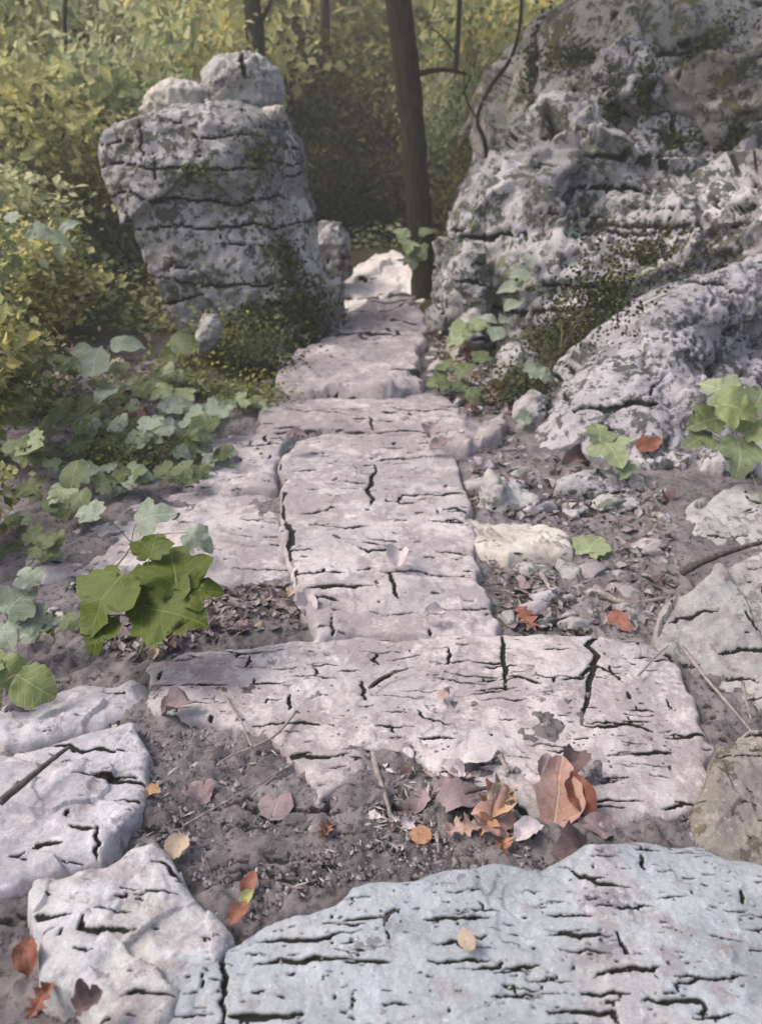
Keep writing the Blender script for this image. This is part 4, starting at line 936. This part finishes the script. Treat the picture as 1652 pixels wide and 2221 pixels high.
def in_zone(n, zone, r):
    out = []
    xs = [p[0] for p in zone]; ys = [p[1] for p in zone]
    while len(out) < n:
        px = r.uniform(min(xs), max(xs), 4 * n); py = r.uniform(min(ys), max(ys), 4 * n)
        k = inside(px, py, zone)
        out += list(zip(px[k], py[k]))
    return [gpoint(a, b) for a, b in out[:n]]
r0 = np.random.default_rng(5)
pts = in_zone(1300, ZR1, r0) + in_zone(900, ZR0, r0) + in_zone(900, [(60, 760), (440, 780), (420, 1000), (80, 1000)], r0) + in_zone(700, [(180, 1400), (470, 1280), (660, 1280), (700, 1370), (420, 1400), (300, 1450)], r0)
C = np.array([tuple(p) for p in pts]); C[:, 2] += r0.uniform(0, .03, len(C))
o = link('leaf_litter', leaf_cloud('leaf_litter', C, np.stack([r0.normal(0, .5, len(C)), r0.normal(-.2, .5, len(C)), np.ones(len(C))], 1), r0.uniform(.015, .05, len(C)) * (1 + C[:, 1] / 8), r0.random(len(C)), M['litter'], .6, 1))
tag(o, 'fine broken brown leaf litter along both sides of the path', 'leaf litter', None, 'stuff')
def crumbs(name, P, sizes, mat, label, cat, stretch=1.0, seed=0):
    r = np.random.default_rng(seed); n = len(P)
    base = np.array([[1, 0, 0], [-1, 0, 0], [0, 1, 0], [0, -1, 0], [0, 0, 1], [0, 0, -1]], float)
    T = np.array([[0, 2, 4], [2, 1, 4], [1, 3, 4], [3, 0, 4], [2, 0, 5], [1, 2, 5], [3, 1, 5], [0, 3, 5]])
    B = base[None] * (1 + r.uniform(-.35, .35, (n, 6, 3)) * 1.0) + r.uniform(-.18, .18, (n, 6, 3))
    B[:, :, 0] *= stretch
    a = r.uniform(0, 6.28, n); ca, sa = np.cos(a)[:, None], np.sin(a)[:, None]
    x, y = B[:, :, 0] * ca - B[:, :, 1] * sa, B[:, :, 0] * sa + B[:, :, 1] * ca
    V = np.stack([x, y, B[:, :, 2] * .75], 2) * sizes[:, None, None] + P[:, None, :]
    F = (T[None] + (np.arange(n) * 6)[:, None, None]).reshape(-1, 3)
    o = link(name, mesh_np(name, V.reshape(-1, 3), F, {'tint': np.repeat(r.random(n), 6)}, smooth=False), mat)
    return tag(o, label, cat, None, 'stuff')
ZS = [(230, 1540), (330, 1530), (560, 1600), (690, 1720), (900, 1640), (1000, 1690), (1300, 1790), (1400, 1770), (1500, 1760), (1500, 1850), (1290, 1850), (1220, 1885), (760, 1915), (600, 1990), (470, 2010), (400, 1880), (300, 1840), (230, 1800)]
pts = in_zone(5200, ZS, r0) + in_zone(700, [(300, 1390), (470, 1300), (690, 1290), (700, 1375)], r0) + in_zone(1800, ZR1, r0)
C = np.array([tuple(p) for p in pts]); C[:, 2] += .004 + r0.uniform(0, .006, len(C))
crumbs('soil_crumbs', C, .0018 + .0085 * r0.random(len(C)) ** 4, M['crumb'], 'grey soil crumbs and grit between the slabs', 'soil')
pts = in_zone(150, [(770, 1650), (900, 1630), (1000, 1700), (960, 1830), (850, 1850), (760, 1780)], r0) + in_zone(60, ZS, r0)
C = np.array([tuple(p) for p in pts]); C[:, 2] += .010
crumbs('wood_chips', C, r0.uniform(.0018, .004, len(C)), M['chip'], 'pale splinters of wood scattered on the dark soil', 'wood chips', 5.5, 3)

def on_slab(n, zone, a, b_, r):
    out = []
    xs = [p[0] for p in zone]; ys = [p[1] for p in zone]
    while len(out) < n:
        px, py = r.uniform(min(xs), max(xs)), r.uniform(min(ys), max(ys))
        if inside(np.array([px]), np.array([py]), zone)[0]: out.append(tuple(on_plane(px, py, a, b_)))
    return out
C = np.array(on_slab(260, [(340, 1450), (1400, 1410), (1500, 1600), (1400, 1740), (1060, 1680), (780, 1640), (640, 1640)], .058, 0, r0) + on_slab(160, [(480, 2040), (760, 1920), (1600, 1860), (1650, 2210), (480, 2210)], .094, 0, r0))
crumbs('grit', C, .0014 + .004 * r0.random(len(C)) ** 3, M['crumb'], 'scattered grit lying on the wide slab and the blue slab', 'grit', 1.3, 8)

# ------------------------------------------------------------------ sticks, roots and vines
def stick(label, pts, r_px, mat='stick', name='twig', cat='twig', lift=.012, Y=None, group='sticks and roots on the ground'):
    W = [gpoint(px, py, lift) if Y is None else at(px, py, Y) for px, py in pts]
    dist = (W[0] - Vector((0, 0, CAM_H))).length
    L = bez(W, 5); r = r_px / FPX * dist
    b = W[0].copy(); n = len(L)
    V, F = tube([p - b for p in L], [r * (1 - .55 * i / (n - 1)) for i in range(n)], 7, .12, int(pts[0][0]))
    o = link(name, mesh_tubes(name, [(V, F)]), M[mat]); o.location = b
    return tag(o, label, cat, group)
for l_, p, r_, m_, lf in [
 ('straight grey stick lying up the soil below the slab notch', [(806, 1625), (820, 1680), (838, 1735), (852, 1795)], 7, 'stick', .018),
 ('pale thin twig slanting across the left soil', [(500, 1785), (560, 1715), (640, 1650)], 3.5, 'stick', .015),
 ('thin twig crossing the left end of the wide slab', [(480, 1500), (520, 1560), (545, 1620)], 3.5, 'stick', .065),
 ('pale twig lying from the faded pink leaf to the soil edge', [(640, 1545), (590, 1600), (500, 1640), (470, 1660)], 3.2, 'stick', .06),
 ('upper of the pale twigs left of the long slab', [(430, 1310), (500, 1290), (560, 1275), (625, 1270)], 4, 'stick', .02),
 ('lower of the pale twigs left of the long slab', [(440, 1335), (520, 1312), (580, 1302), (640, 1300)], 4, 'stick', .02),
 ('dark twig crossing the two pale twigs left of the long slab', [(410, 1285), (480, 1305), (560, 1330)], 3, 'stick_dark', .03),
 ('dark stick lying on the pale lilac rock at the left', [(0, 1740), (60, 1690), (110, 1650), (150, 1620)], 8, 'stick_dark', .13),
 ('dark curved hair-thin twig on the wide slab', [(800, 1492), (830, 1468), (885, 1450)], 3.5, 'stick_dark', .062),
 ('curved dark stalk on the blue slab', [(832, 2008), (840, 1988), (868, 1972)], 2.8, 'stick_dark', .10),
 ('pale long twig leaning beside the pale flat-faced rock', [(1480, 1405), (1530, 1470), (1590, 1540), (1640, 1600)], 4, 'stick', .07),
 ('short pale twig standing near the long leaning twig', [(1610, 1480), (1618, 1520), (1628, 1560)], 3.5, 'stick', .08),
 ('thin twig pointing up at the back right of the wide slab', [(1385, 1465), (1420, 1425), (1450, 1400)], 3, 'stick', .07),
 ('splintered stub in the litter left of the mauve leaf', [(1085, 1640), (1095, 1660), (1103, 1675)], 6, 'stick', .07),
 ('grey stick piece beneath the lilac translucent leaf', [(1008, 1718), (1040, 1712), (1075, 1706)], 6, 'stick_dark', .06),
 ('small white stalk standing on the soil below the orange leaf', [(948, 1812), (949, 1830), (951, 1850)], 4, 'stick', .02),
 ('long thin pale straw on the left soil', [(400, 1790), (480, 1745), (560, 1700), (640, 1655)], 2.2, 'stick', .02)]:
    stick(l_, p, r_, m_, 'twig', 'twig', lf)
def twigs(n, zone, label, group, lmin, lmax, seed):
    r = random.Random(seed); xs = [p[0] for p in zone]; ys = [p[1] for p in zone]; k = 0; ME = []
    for q in range(5):
        P_ = [(t / 4 - .5, r.uniform(-.06, .06), r.uniform(-.02, .03)) for t in range(5)]
        me = mesh_tubes('short_twig', [tube(bez(P_, 3), [.018 - .0007 * i for i in range(13)], 6, .15, q)]); me.materials.append(M['stick' if q % 2 else 'stick_dark']); ME.append(me)
    while k < n:
        px, py = r.uniform(min(xs), max(xs)), r.uniform(min(ys), max(ys))
        if not inside(np.array([px]), np.array([py]), zone)[0]: continue
        p = gpoint(px, py); o = link('short_twig', r.choice(ME)); L_ = r.uniform(lmin, lmax)
        o.location = (p.x, p.y, p.z + .014); o.scale = (L_, L_ * .9, L_ * .9); o.rotation_euler = (0, r.uniform(-.15, .15), r.uniform(0, 6.28))
        tag(o, label, 'twig', group); k += 1
twigs(40, ZSR, 'short thin twig in the litter between the path and the right rocks', 'short twigs right of the path', .08, .26, 21)
twigs(22, [(250, 1540), (600, 1640), (690, 1740), (1250, 1800), (1200, 1870), (760, 1900), (480, 1980), (400, 1870), (260, 1780)], 'short thin twig on the dark soil between the two front slabs', 'short twigs on the soil', .03, .10, 22)
for l_, p, r_, m_, lf in [
 ('grey root arching through the litter right of the long slab', [(1290, 1275), (1330, 1300), (1380, 1308), (1440, 1298)], 9, 'stick', .03),
 ('forked root running down from the cream stone', [(1060, 1150), (1120, 1200), (1170, 1240), (1198, 1290)], 8, 'stick', .03),
 ('thin root beside the cream stone', [(1000, 1120), (1050, 1165), (1110, 1200)], 6, 'stick', .03),
 ('brown root along the top of the pale flat-faced rock', [(1480, 1240), (1530, 1215), (1600, 1190), (1660, 1175)], 9, 'stick_dark', .10)]:
    stick(l_, p, r_, m_, 'root', 'root', lf)
stick('thin green vine slanting down the dark crevice', [(1330, 570), (1310, 620), (1270, 670), (1235, 710)], 3, 'stem_green', 'vine', 'vine', Y=5.6)
stick('long bare vine stem hanging from the crevice to the slanting rock foot', [(1300, 640), (1240, 720), (1190, 800), (1165, 900)], 2.2, 'stick_dark', 'vine', 'vine', Y=5.0)
stick('pale vine crossing the top of the slanting rock', [(1310, 615), (1380, 600), (1440, 575), (1500, 560)], 3, 'stem_green', 'vine', 'vine', Y=5.2)

# ------------------------------------------------------------------ trees and thicket
def crown_cloud(name, n, clumps, rx, ry, rz, size, mat, seed, spread=.22, zc=0.0, top=0.6):
    r = np.random.default_rng(seed)
    D = r.normal(size=(clumps, 3)); D /= np.linalg.norm(D, axis=1)[:, None]
    K = D * (r.random(clumps) ** .45)[:, None] * np.array([rx, ry, rz]); K[:, 2] += zc
    kt = r.uniform(0, .6, clumps)
    k = r.integers(0, clumps, n)
    C = K[k] + r.normal(0, spread, (n, 3)) * np.array([rx, ry, rz * .7])
    N = np.stack([r.normal(0, .6, n), r.normal(-.25, .6, n), np.full(n, top)], 1)
    t = np.clip(kt[k] + r.uniform(0, .4, n) ** 1.0, 0, 1)
    return leaf_cloud(name, C, N, size * np.where(r.random(n) < .2, r.uniform(1.4, 2.2, n), r.uniform(.5, 1.3, n)), t, mat, .62, seed)
CR = {}
for key, n, cl, size, sd in [('crown_yellow', 6000, 48, .095, 1), ('crown_green', 6000, 48, .095, 2), ('crown_dark', 6500, 50, .085, 3)]:
    for v in range(2): CR[key, v] = crown_cloud('foliage', n, cl, 1, 1, 1, size, M[key], sd * 10 + v)
def stem_mesh(h, rad, seed, n=5, lean=0):
    r = random.Random(seed); T = []
    for i in range(n):
        a = r.uniform(0, 6.28); s = r.uniform(.2, .6) * h * .5
        T.append(tube(bez([(0, 0, -.1), (math.cos(a) * s * .3, math.sin(a) * s * .3, h * .4), (math.cos(a) * s, math.sin(a) * s, h * r.uniform(.75, 1))], 4), [rad * (1 - .08 * q) for q in range(9)], 6, .1, seed + i))
    return mesh_tubes('stem', T)
SM = [stem_mesh(1.0, .014, 40 + i) for i in range(3)]
for m_ in SM: m_.materials.append(M['bark'])
def shrub(x, y, w_, h, key, v, label, group):
    z = gz(x, y)
    root = empty('shrub', (x, y, z - .05)); tag(root, label, 'shrub', group)
    f = link('foliage', CR[key, v], None, root); f.location = (0, 0, h * .52); f.scale = (w_ * .5, w_ * .5, h * .5); f.rotation_euler = (0, 0, random.uniform(0, 6.28))
    s = link('stem', SM[v], None, root); s.scale = (w_ * .6, w_ * .6, h * .8)
GL, GC, GR_ = 'shrubs behind the standing stone', 'shrubs in the dark gap', 'shrubs behind the right rocks'
LLS = ['round yellow-green shrub at the left edge beside the standing stone', 'green shrub rising directly behind the left side of the standing stone', 'yellow shrub at the left edge above the round one', 'big grey-green shrub behind the leaning sapling',
       'yellow-green shrub showing above the cream rock on the standing stone', 'large yellow shrub at the upper left edge', 'dark olive shrub showing right of the perched boulder', 'low green shrub left of the standing stone foot',
       'small yellow shrub lowest of those left of the standing stone', 'tall yellow shrub far behind the slim pale trunk', 'tall green shrub far back at the upper left corner']
LCS = ['low dark shrub in the middle of the gap at the path end', 'low dark shrub just left of the brown tree foot', 'dark shrub close behind the right side of the standing stone', 'low dark shrub right of the brown tree foot',
       'olive shrub above the dark gap, left of the brown tree', 'olive shrub directly behind the brown tree']
LRS = ['green shrub filling the space between the brown tree and the peaked rock', 'yellow shrub behind the crooked sapling', 'yellow shrub showing over the left shoulder of the peaked rock', 'green shrub hidden mostly behind the peaked rock', 'small dark shrub at the left foot of the peaked rock']
LT = 'tall olive shrub on the slope at the very back of the wood'
for (x, y, w_, h, key, v) in [(-3.6, 8.2, 1.9, 1.9, 'crown_yellow', 0), (-2.9, 9.6, 2.2, 2.6, 'crown_green', 1), (-4.7, 9.6, 2.3, 2.6, 'crown_yellow', 1), (-4.3, 11.5, 2.8, 3.2, 'crown_green', 0), (-2.4, 11.8, 2.6, 3.0, 'crown_yellow', 0), (-6.3, 11.5, 3.0, 3.2, 'crown_yellow', 1), (-1.5, 12.8, 2.4, 2.7, 'crown_dark', 0), (-3.3, 7.0, 1.5, 1.2, 'crown_green', 0), (-2.75, 6.1, 1.1, .9, 'crown_yellow', 1), (-3.8, 14.0, 3.2, 3.4, 'crown_yellow', 0), (-6.5, 14.5, 3.4, 3.6, 'crown_green', 1)]:
    shrub(x, y, w_, h, key, v, LLS.pop(0), GL)
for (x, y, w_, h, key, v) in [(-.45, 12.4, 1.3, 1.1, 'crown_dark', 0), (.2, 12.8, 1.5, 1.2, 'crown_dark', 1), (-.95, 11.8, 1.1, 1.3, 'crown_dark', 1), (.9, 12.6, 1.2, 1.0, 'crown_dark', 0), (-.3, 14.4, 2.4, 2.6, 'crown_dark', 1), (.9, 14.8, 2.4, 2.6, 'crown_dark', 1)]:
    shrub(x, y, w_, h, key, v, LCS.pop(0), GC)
for (x, y, w_, h, key, v) in [(1.3, 12.5, 1.8, 2.4, 'crown_green', 1), (1.8, 13.8, 2.2, 3.0, 'crown_yellow', 1), (2.9, 14.5, 2.8, 3.2, 'crown_yellow', 0), (4.6, 14.5, 3.0, 3.6, 'crown_green', 0), (1.15, 10.8, .9, 1.3, 'crown_dark', 0)]:
    shrub(x, y, w_, h, key, v, LRS.pop(0), GR_)
for i, (x, y) in enumerate([(-8, 18), (-5.4, 17.5), (-2.8, 18), (-.6, 17), (1.6, 18), (4, 18.2), (6.5, 18), (-9.5, 23), (-6, 22), (-3, 23), (0, 22), (3, 23), (6, 22.5), (9.5, 22), (-1.5, 27), (-7, 28), (4.5, 28), (10, 28), (-12, 28)]):
    k_ = ['crown_yellow', 'crown_green', 'crown_yellow', 'crown_yellow', 'crown_green'][i % 5]
    shrub(x, y, 3.6 + .06 * y, 3.6 + .02 * y, k_, i % 2, LT, 'shrubs at the back of the wood')
# low ground cover
r1 = np.random.default_rng(9)
n = 42000
yy = 6.5 + 22 * r1.random(n) ** 1.4; xx = r1.uniform(-1, 1, n) * (1.2 + .62 * yy)
k = ~((np.abs(xx) < .85) & (yy < 10.8)) & ~((xx > .9) & (yy < 9)); xx, yy = xx[k], yy[k]; n = len(xx)
zz = gbase(xx, yy) + r1.random(n) ** 2 * .28
t = np.clip(.35 + .3 * vnoise(np.stack([xx, yy, 0 * xx], 1), .7, 4) + r1.normal(0, .2, n), 0, 1)
o = link('undergrowth', leaf_cloud('undergrowth', np.stack([xx, yy, zz], 1), np.stack([r1.normal(0, .5, n), r1.normal(-.3, .5, n), np.ones(n)], 1), r1.uniform(.05, .11, n) * (.6 + yy / 20), t, M['crown_green'], .6, 4))
tag(o, 'low green undergrowth covering the woodland floor', 'undergrowth', None, 'stuff')
# moss and small plants at the right foot of the standing stone
def moss_clump(label, px, py, w_, h, n, seed, mat='moss_leaf'):
    b = gpoint(px, py, 0.0); r = np.random.default_rng(seed)
    C = r.normal(0, .33, (n, 3)) * np.array([w_, w_ * .5, h]); C[:, 2] = np.abs(C[:, 2])
    root = empty('mossy_plant', b)
    me = leaf_cloud('foliage', C, np.stack([r.normal(0, .5, n), r.normal(-.4, .4, n), np.ones(n)], 1), r.uniform(.014, .04, n) * (b.y / 5), np.clip(r.random(n) * .7 + .3 * C[:, 2] / h, 0, 1), M[mat], .7, seed)
    link('foliage', me, None, root); link('stem', mesh_tubes('stem', [tube([(0, 0, -.02), (.01, 0, h * .3), (0, .01, h * .7)], [.006, .005, .003], 5)]), M['stem_green'], root)
    tag(root, label, 'plant', 'mossy plants at the stone foot')
for i, (lab, px, py, w_, h, n) in enumerate([
    ('dark mossy clump against the right foot of the standing stone', 570, 820, .55, .55, 1500), ('yellow-tipped mossy clump under the standing stone', 480, 790, .5, .55, 1300),
    ('low mossy clump at the left end of the rough step', 540, 880, .45, .28, 900), ('mossy clump left of the small leaning stone', 400, 850, .5, .35, 900),
    ('mossy clump at the left edge under the bright thicket', 90, 900, .7, .6, 1500), ('mossy clump between the left seedlings', 250, 1010, .7, .25, 1200),
    ('dark mossy plant adding shade low in the crevice beside the brownish stone', 1130, 880, .4, .4, 800), ('dark mossy plant adding shade midway up the crevice', 1210, 800, .6, .5, 1200), ('dark mossy plant adding shade at the upper end of the crevice', 1330, 740, .8, .6, 1400),
    ('mossy fringe adding shade in the crevice below the huge boulder', 1150, 850, .5, .4, 900), ('mossy tuft adding shade in the dark crevice behind the slanting rock', 1260, 760, .5, .5, 800)]):
    moss_clump(lab, px, py, w_, h, n, 700 + i, 'moss_shade' if 'crevice' in lab or 'dark' in lab else 'moss_leaf')  # crevice plants get the darker tone that stands for shade
# moss cushions on the rocks, dark to stand for shade in clefts and flank, found by a sight line to the rock's surface
dg = bpy.context.evaluated_depsgraph_get(); dg.update()
def moss_shade_cushion(label, px, py, w_, h, n, seed, mat='moss_shade'):
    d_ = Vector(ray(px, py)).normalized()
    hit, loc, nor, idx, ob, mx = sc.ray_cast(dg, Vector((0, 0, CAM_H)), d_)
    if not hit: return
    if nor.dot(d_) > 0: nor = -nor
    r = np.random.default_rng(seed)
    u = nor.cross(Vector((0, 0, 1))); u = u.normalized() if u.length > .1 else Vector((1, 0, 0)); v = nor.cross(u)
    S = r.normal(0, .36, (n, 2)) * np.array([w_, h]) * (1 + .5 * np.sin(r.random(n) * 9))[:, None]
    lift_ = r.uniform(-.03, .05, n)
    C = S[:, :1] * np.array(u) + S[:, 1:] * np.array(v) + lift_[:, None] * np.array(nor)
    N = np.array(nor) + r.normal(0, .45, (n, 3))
    root = empty('moss_shade_cushion', loc)
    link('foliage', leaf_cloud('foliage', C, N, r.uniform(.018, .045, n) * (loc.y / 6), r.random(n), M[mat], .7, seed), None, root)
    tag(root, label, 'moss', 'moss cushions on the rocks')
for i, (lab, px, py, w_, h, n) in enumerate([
    ('dark moss deepening the shade in the cleft near the top right corner', 1515, 95, .5, .35, 900), ('dark moss deepening the shade under the upright knob of rock', 1330, 255, .35, .45, 800), ('dark moss pocket deepening the shade right of the upright knob', 1400, 200, .25, .35, 500),
    ('dark moss deepening the shade in the hollow at the right edge of the outcrop', 1590, 310, .45, .3, 900), ('moss streak on the left shoulder of the peaked rock', 1165, 130, .15, .5, 500), ('moss line below the peaked rock top', 1270, 120, .5, .15, 500),
    ('moss patch high on the huge boulder', 1450, 310, .3, .15, 400), ('moss patch adding shade in the upper dark crevice', 1400, 560, .5, .25, 800), ('moss patch adding shade in the middle of the dark crevice', 1300, 640, .4, .3, 900), ('moss patch adding shade at the lower dark crevice', 1215, 720, .35, .3, 800),
    ('moss patch laid as dark shade low on the right flank of the standing stone', 660, 690, .35, .35, 1100), ('moss patch laid as dark shade halfway up the right flank of the standing stone', 620, 560, .22, .4, 700), ('moss patch laid as dark shade low on the front of the standing stone', 560, 680, .35, .3, 900),
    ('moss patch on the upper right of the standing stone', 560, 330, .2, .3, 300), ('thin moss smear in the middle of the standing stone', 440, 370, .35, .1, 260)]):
    moss_shade_cushion(lab, px, py, w_, h, n, 760 + i)
# bright leafy bush at the left edge
def near_bush(label, px, py, w_, h, n, seed, mat, size):
    b = gpoint(px, py); root = empty('leafy_bush', b)
    link('foliage', crown_cloud('foliage', n, 40, w_ * .5, w_ * .5, h * .5, size, M[mat], seed, .16, h * .55), None, root)
    link('stem', stem_mesh(h * .8, .008, seed), M['bark'], root); tag(root, label, 'bush', 'bushes at the left edge')
near_bush('bright yellow-green bush at the left edge beside the path', -30, 1010, .75, 1.0, 2600, 801, 'crown_yellow', .05)
near_bush('taller green bush behind the bright bush at the left edge', -60, 900, .9, 1.5, 2600, 802, 'crown_green', .055)
near_bush('olive bush low at the left edge above the teal leaves', -60, 1190, .5, .5, 1500, 803, 'crown_yellow', .035)

def tree(label, base_px, pts, Y, r_px, mat, limbs=(), crown=None, group='trees in the wood', seed=0, name='tree'):
    W = [at(px, py, Y) for px, py in pts]
    b = W[0].copy(); b.z = gz(b.x, Y) - .1; W[0] = b
    root = empty(name, b); tag(root, label, 'tree', group)
    L = bez(W, 8); n = len(L)
    r = [a / FPX * Y for a in r_px]
    rad = [np.interp(i / (n - 1), np.linspace(0, 1, len(r)), r) for i in range(n)]
    tr = link('trunk', mesh_tubes('trunk', [tube([p - b for p in L], rad, 14, .07, seed)]), M[mat], root)
    for q, (lp, lr, dY) in enumerate(limbs):
        LW = [at(px, py, Y + dY * i / max(1, len(lp) - 1)) - b for i, (px, py) in enumerate(lp)]
        LL_ = bez(LW, 5); m = len(LL_)
        link('limb', mesh_tubes('limb', [tube(LL_, [lr / FPX * Y * (1 - .6 * i / (m - 1)) for i in range(m)], 7, .1, seed + q)]), M[mat], root)
    if crown:
        key, cx, cy, cz, s = crown
        c = link('crown', CR[key, 0], None, root); c.location = W[-1] - b + Vector((cx, cy, cz)); c.scale = (s, s, s * .7)
    return root
tree('brown tree trunk standing at the end of the path', None, [(925, 690), (918, 560), (905, 420), (895, 280), (878, 120), (862, -20), (850, -330), (855, -640)], 8.3, [36, 26, 24, 24, 25, 24, 21, 18], 'bark',
     limbs=[([(905, 160), (960, 150), (1010, 160)], 6, .5), ([(858, -200), (930, -330), (1000, -420)], 14, .6), ([(856, -260), (770, -380), (700, -450)], 12, -.6)], crown=('crown_green', 0, .6, 1.6, 1.7), seed=3)
tree('mossy tree stump trunk behind the perched boulder', None, [(556, 330), (555, 120), (548, 20), (540, -120), (530, -500)], 11.0, [20, 18, 16, 14, 12], 'bark', limbs=[([(552, 60), (580, 20), (600, -40)], 6, .3), ([(545, 0), (500, -60), (470, -140)], 5, .3)], crown=('crown_green', 0, .6, 1.4, 1.2), seed=5)
tree('pale leaning sapling just left of the standing stone', None, [(300, 640), (258, 500), (220, 390), (180, 260), (130, 130), (80, 0), (40, -120)], 9.4, [9, 8, 8, 7, 6, 5, 3], 'bark_pale', limbs=[([(200, 330), (190, 260), (215, 200)], 4, .2), ([(235, 430), (285, 370), (300, 300)], 3, .2)], seed=7)
tree('thin upright sapling near the left edge', None, [(75, 640), (90, 480), (110, 350), (150, 260), (160, 180), (140, 60), (150, -100)], 9.0, [7, 6, 6, 5, 5, 4, 3], 'bark', limbs=[([(110, 350), (60, 290), (30, 220)], 3, .1), ([(155, 200), (110, 150), (80, 90)], 3, .2)], seed=8)
tree('slim pale trunk rising behind the leaning sapling', None, [(270, 420), (268, 250), (262, 120), (255, 0), (250, -140)], 12.5, [12, 11, 11, 10, 9], 'bark_pale', seed=9)
tree('dark slanting sapling in the upper left thicket', None, [(260, 430), (232, 240), (200, 150), (150, 40), (110, -60)], 11.0, [7, 7, 6, 5, 4], 'bark', limbs=[([(205, 160), (240, 100), (250, 40)], 3, .2)], seed=10)
tree('faint pale trunk at the upper left edge', None, [(40, 500), (70, 200), (75, 60), (60, -120)], 13.0, [12, 11, 10, 9], 'bark_pale', seed=12)
tree('crooked mossy sapling leaning against the peaked rock', None, [(1070, 480), (1055, 340), (1035, 260), (1062, 190), (1110, 120), (1130, 20), (1120, -120)], 8.75, [5, 4.5, 4, 4, 3.5, 3, 2], 'bark', limbs=[([(1035, 260), (1010, 210), (1005, 150)], 3, .2)], seed=13)
for lab_, pts_, Y_, rr_, bk_ in [
    ('slender dark trunk between the perched boulder and the brown tree', [(640, 420), (648, 200), (640, 60), (650, -120)], 15.5, [9, 8, 7, 6], 'bark'),
    ('thin pale trunk above the dark gap', [(765, 420), (760, 220), (772, 80), (765, -100)], 16.5, [8, 7, 6, 5], 'bark_pale'),
    ('thin sapling right of the brown tree', [(985, 420), (975, 250), (990, 120), (1000, -80)], 12.5, [7, 6, 5, 4], 'bark'),
    ('forked sapling leaning right in the upper left thicket', [(120, 420), (170, 250), (200, 120), (215, -60)], 12.0, [7, 6, 5, 4], 'bark_pale'),
    ('thin dark trunk above the cream rock', [(370, 300), (362, 150), (372, 20), (365, -120)], 13.5, [8, 8, 7, 6], 'bark'),
    ('thin pale trunk between cream rock and perched boulder', [(450, 300), (440, 140), (450, 20), (440, -120)], 15.0, [8, 7, 7, 6], 'bark_pale')]:
    tree(lab_, None, pts_, Y_, rr_, bk_, limbs=[([pts_[1], (pts_[1][0] + 40, pts_[1][1] - 70), (pts_[1][0] + 60, pts_[1][1] - 140)], 3, .2), ([pts_[2], (pts_[2][0] - 40, pts_[2][1] - 50), (pts_[2][0] - 70, pts_[2][1] - 60)], 2.5, .2)], seed=int(Y_ * 10))
tree('narrow grey trunk left of the brown tree', None, [(705, 420), (700, 200), (705, 60), (700, -150)], 14.5, [11, 10, 9, 8], 'bark', seed=14)

# ------------------------------------------------------------------ soft woodland haze
bm = bmesh.new(); bmesh.ops.create_cube(bm, size=1.0)
me = bpy.data.meshes.new('haze'); bm.to_mesh(me); bm.free()
hz = link('haze', me); hz.scale = (130, 110, 29.1); hz.location = (0, 42, 13.45)
hm = bpy.data.materials.new('haze'); hm.use_nodes = True; ht = hm.node_tree; ht.nodes.clear()
ho = ht.nodes.new('ShaderNodeOutputMaterial'); hv = ht.nodes.new('ShaderNodeVolumePrincipled')
hv.inputs['Color'].default_value = (.95, .95, .9, 1); hv.inputs['Density'].default_value = .007; hv.inputs['Anisotropy'].default_value = .2
ht.links.new(hv.outputs[0], ho.inputs['Volume']); me.materials.append(hm)
hz['kind'] = 'stuff'; hz['label'] = 'thin pale haze in the woodland air'
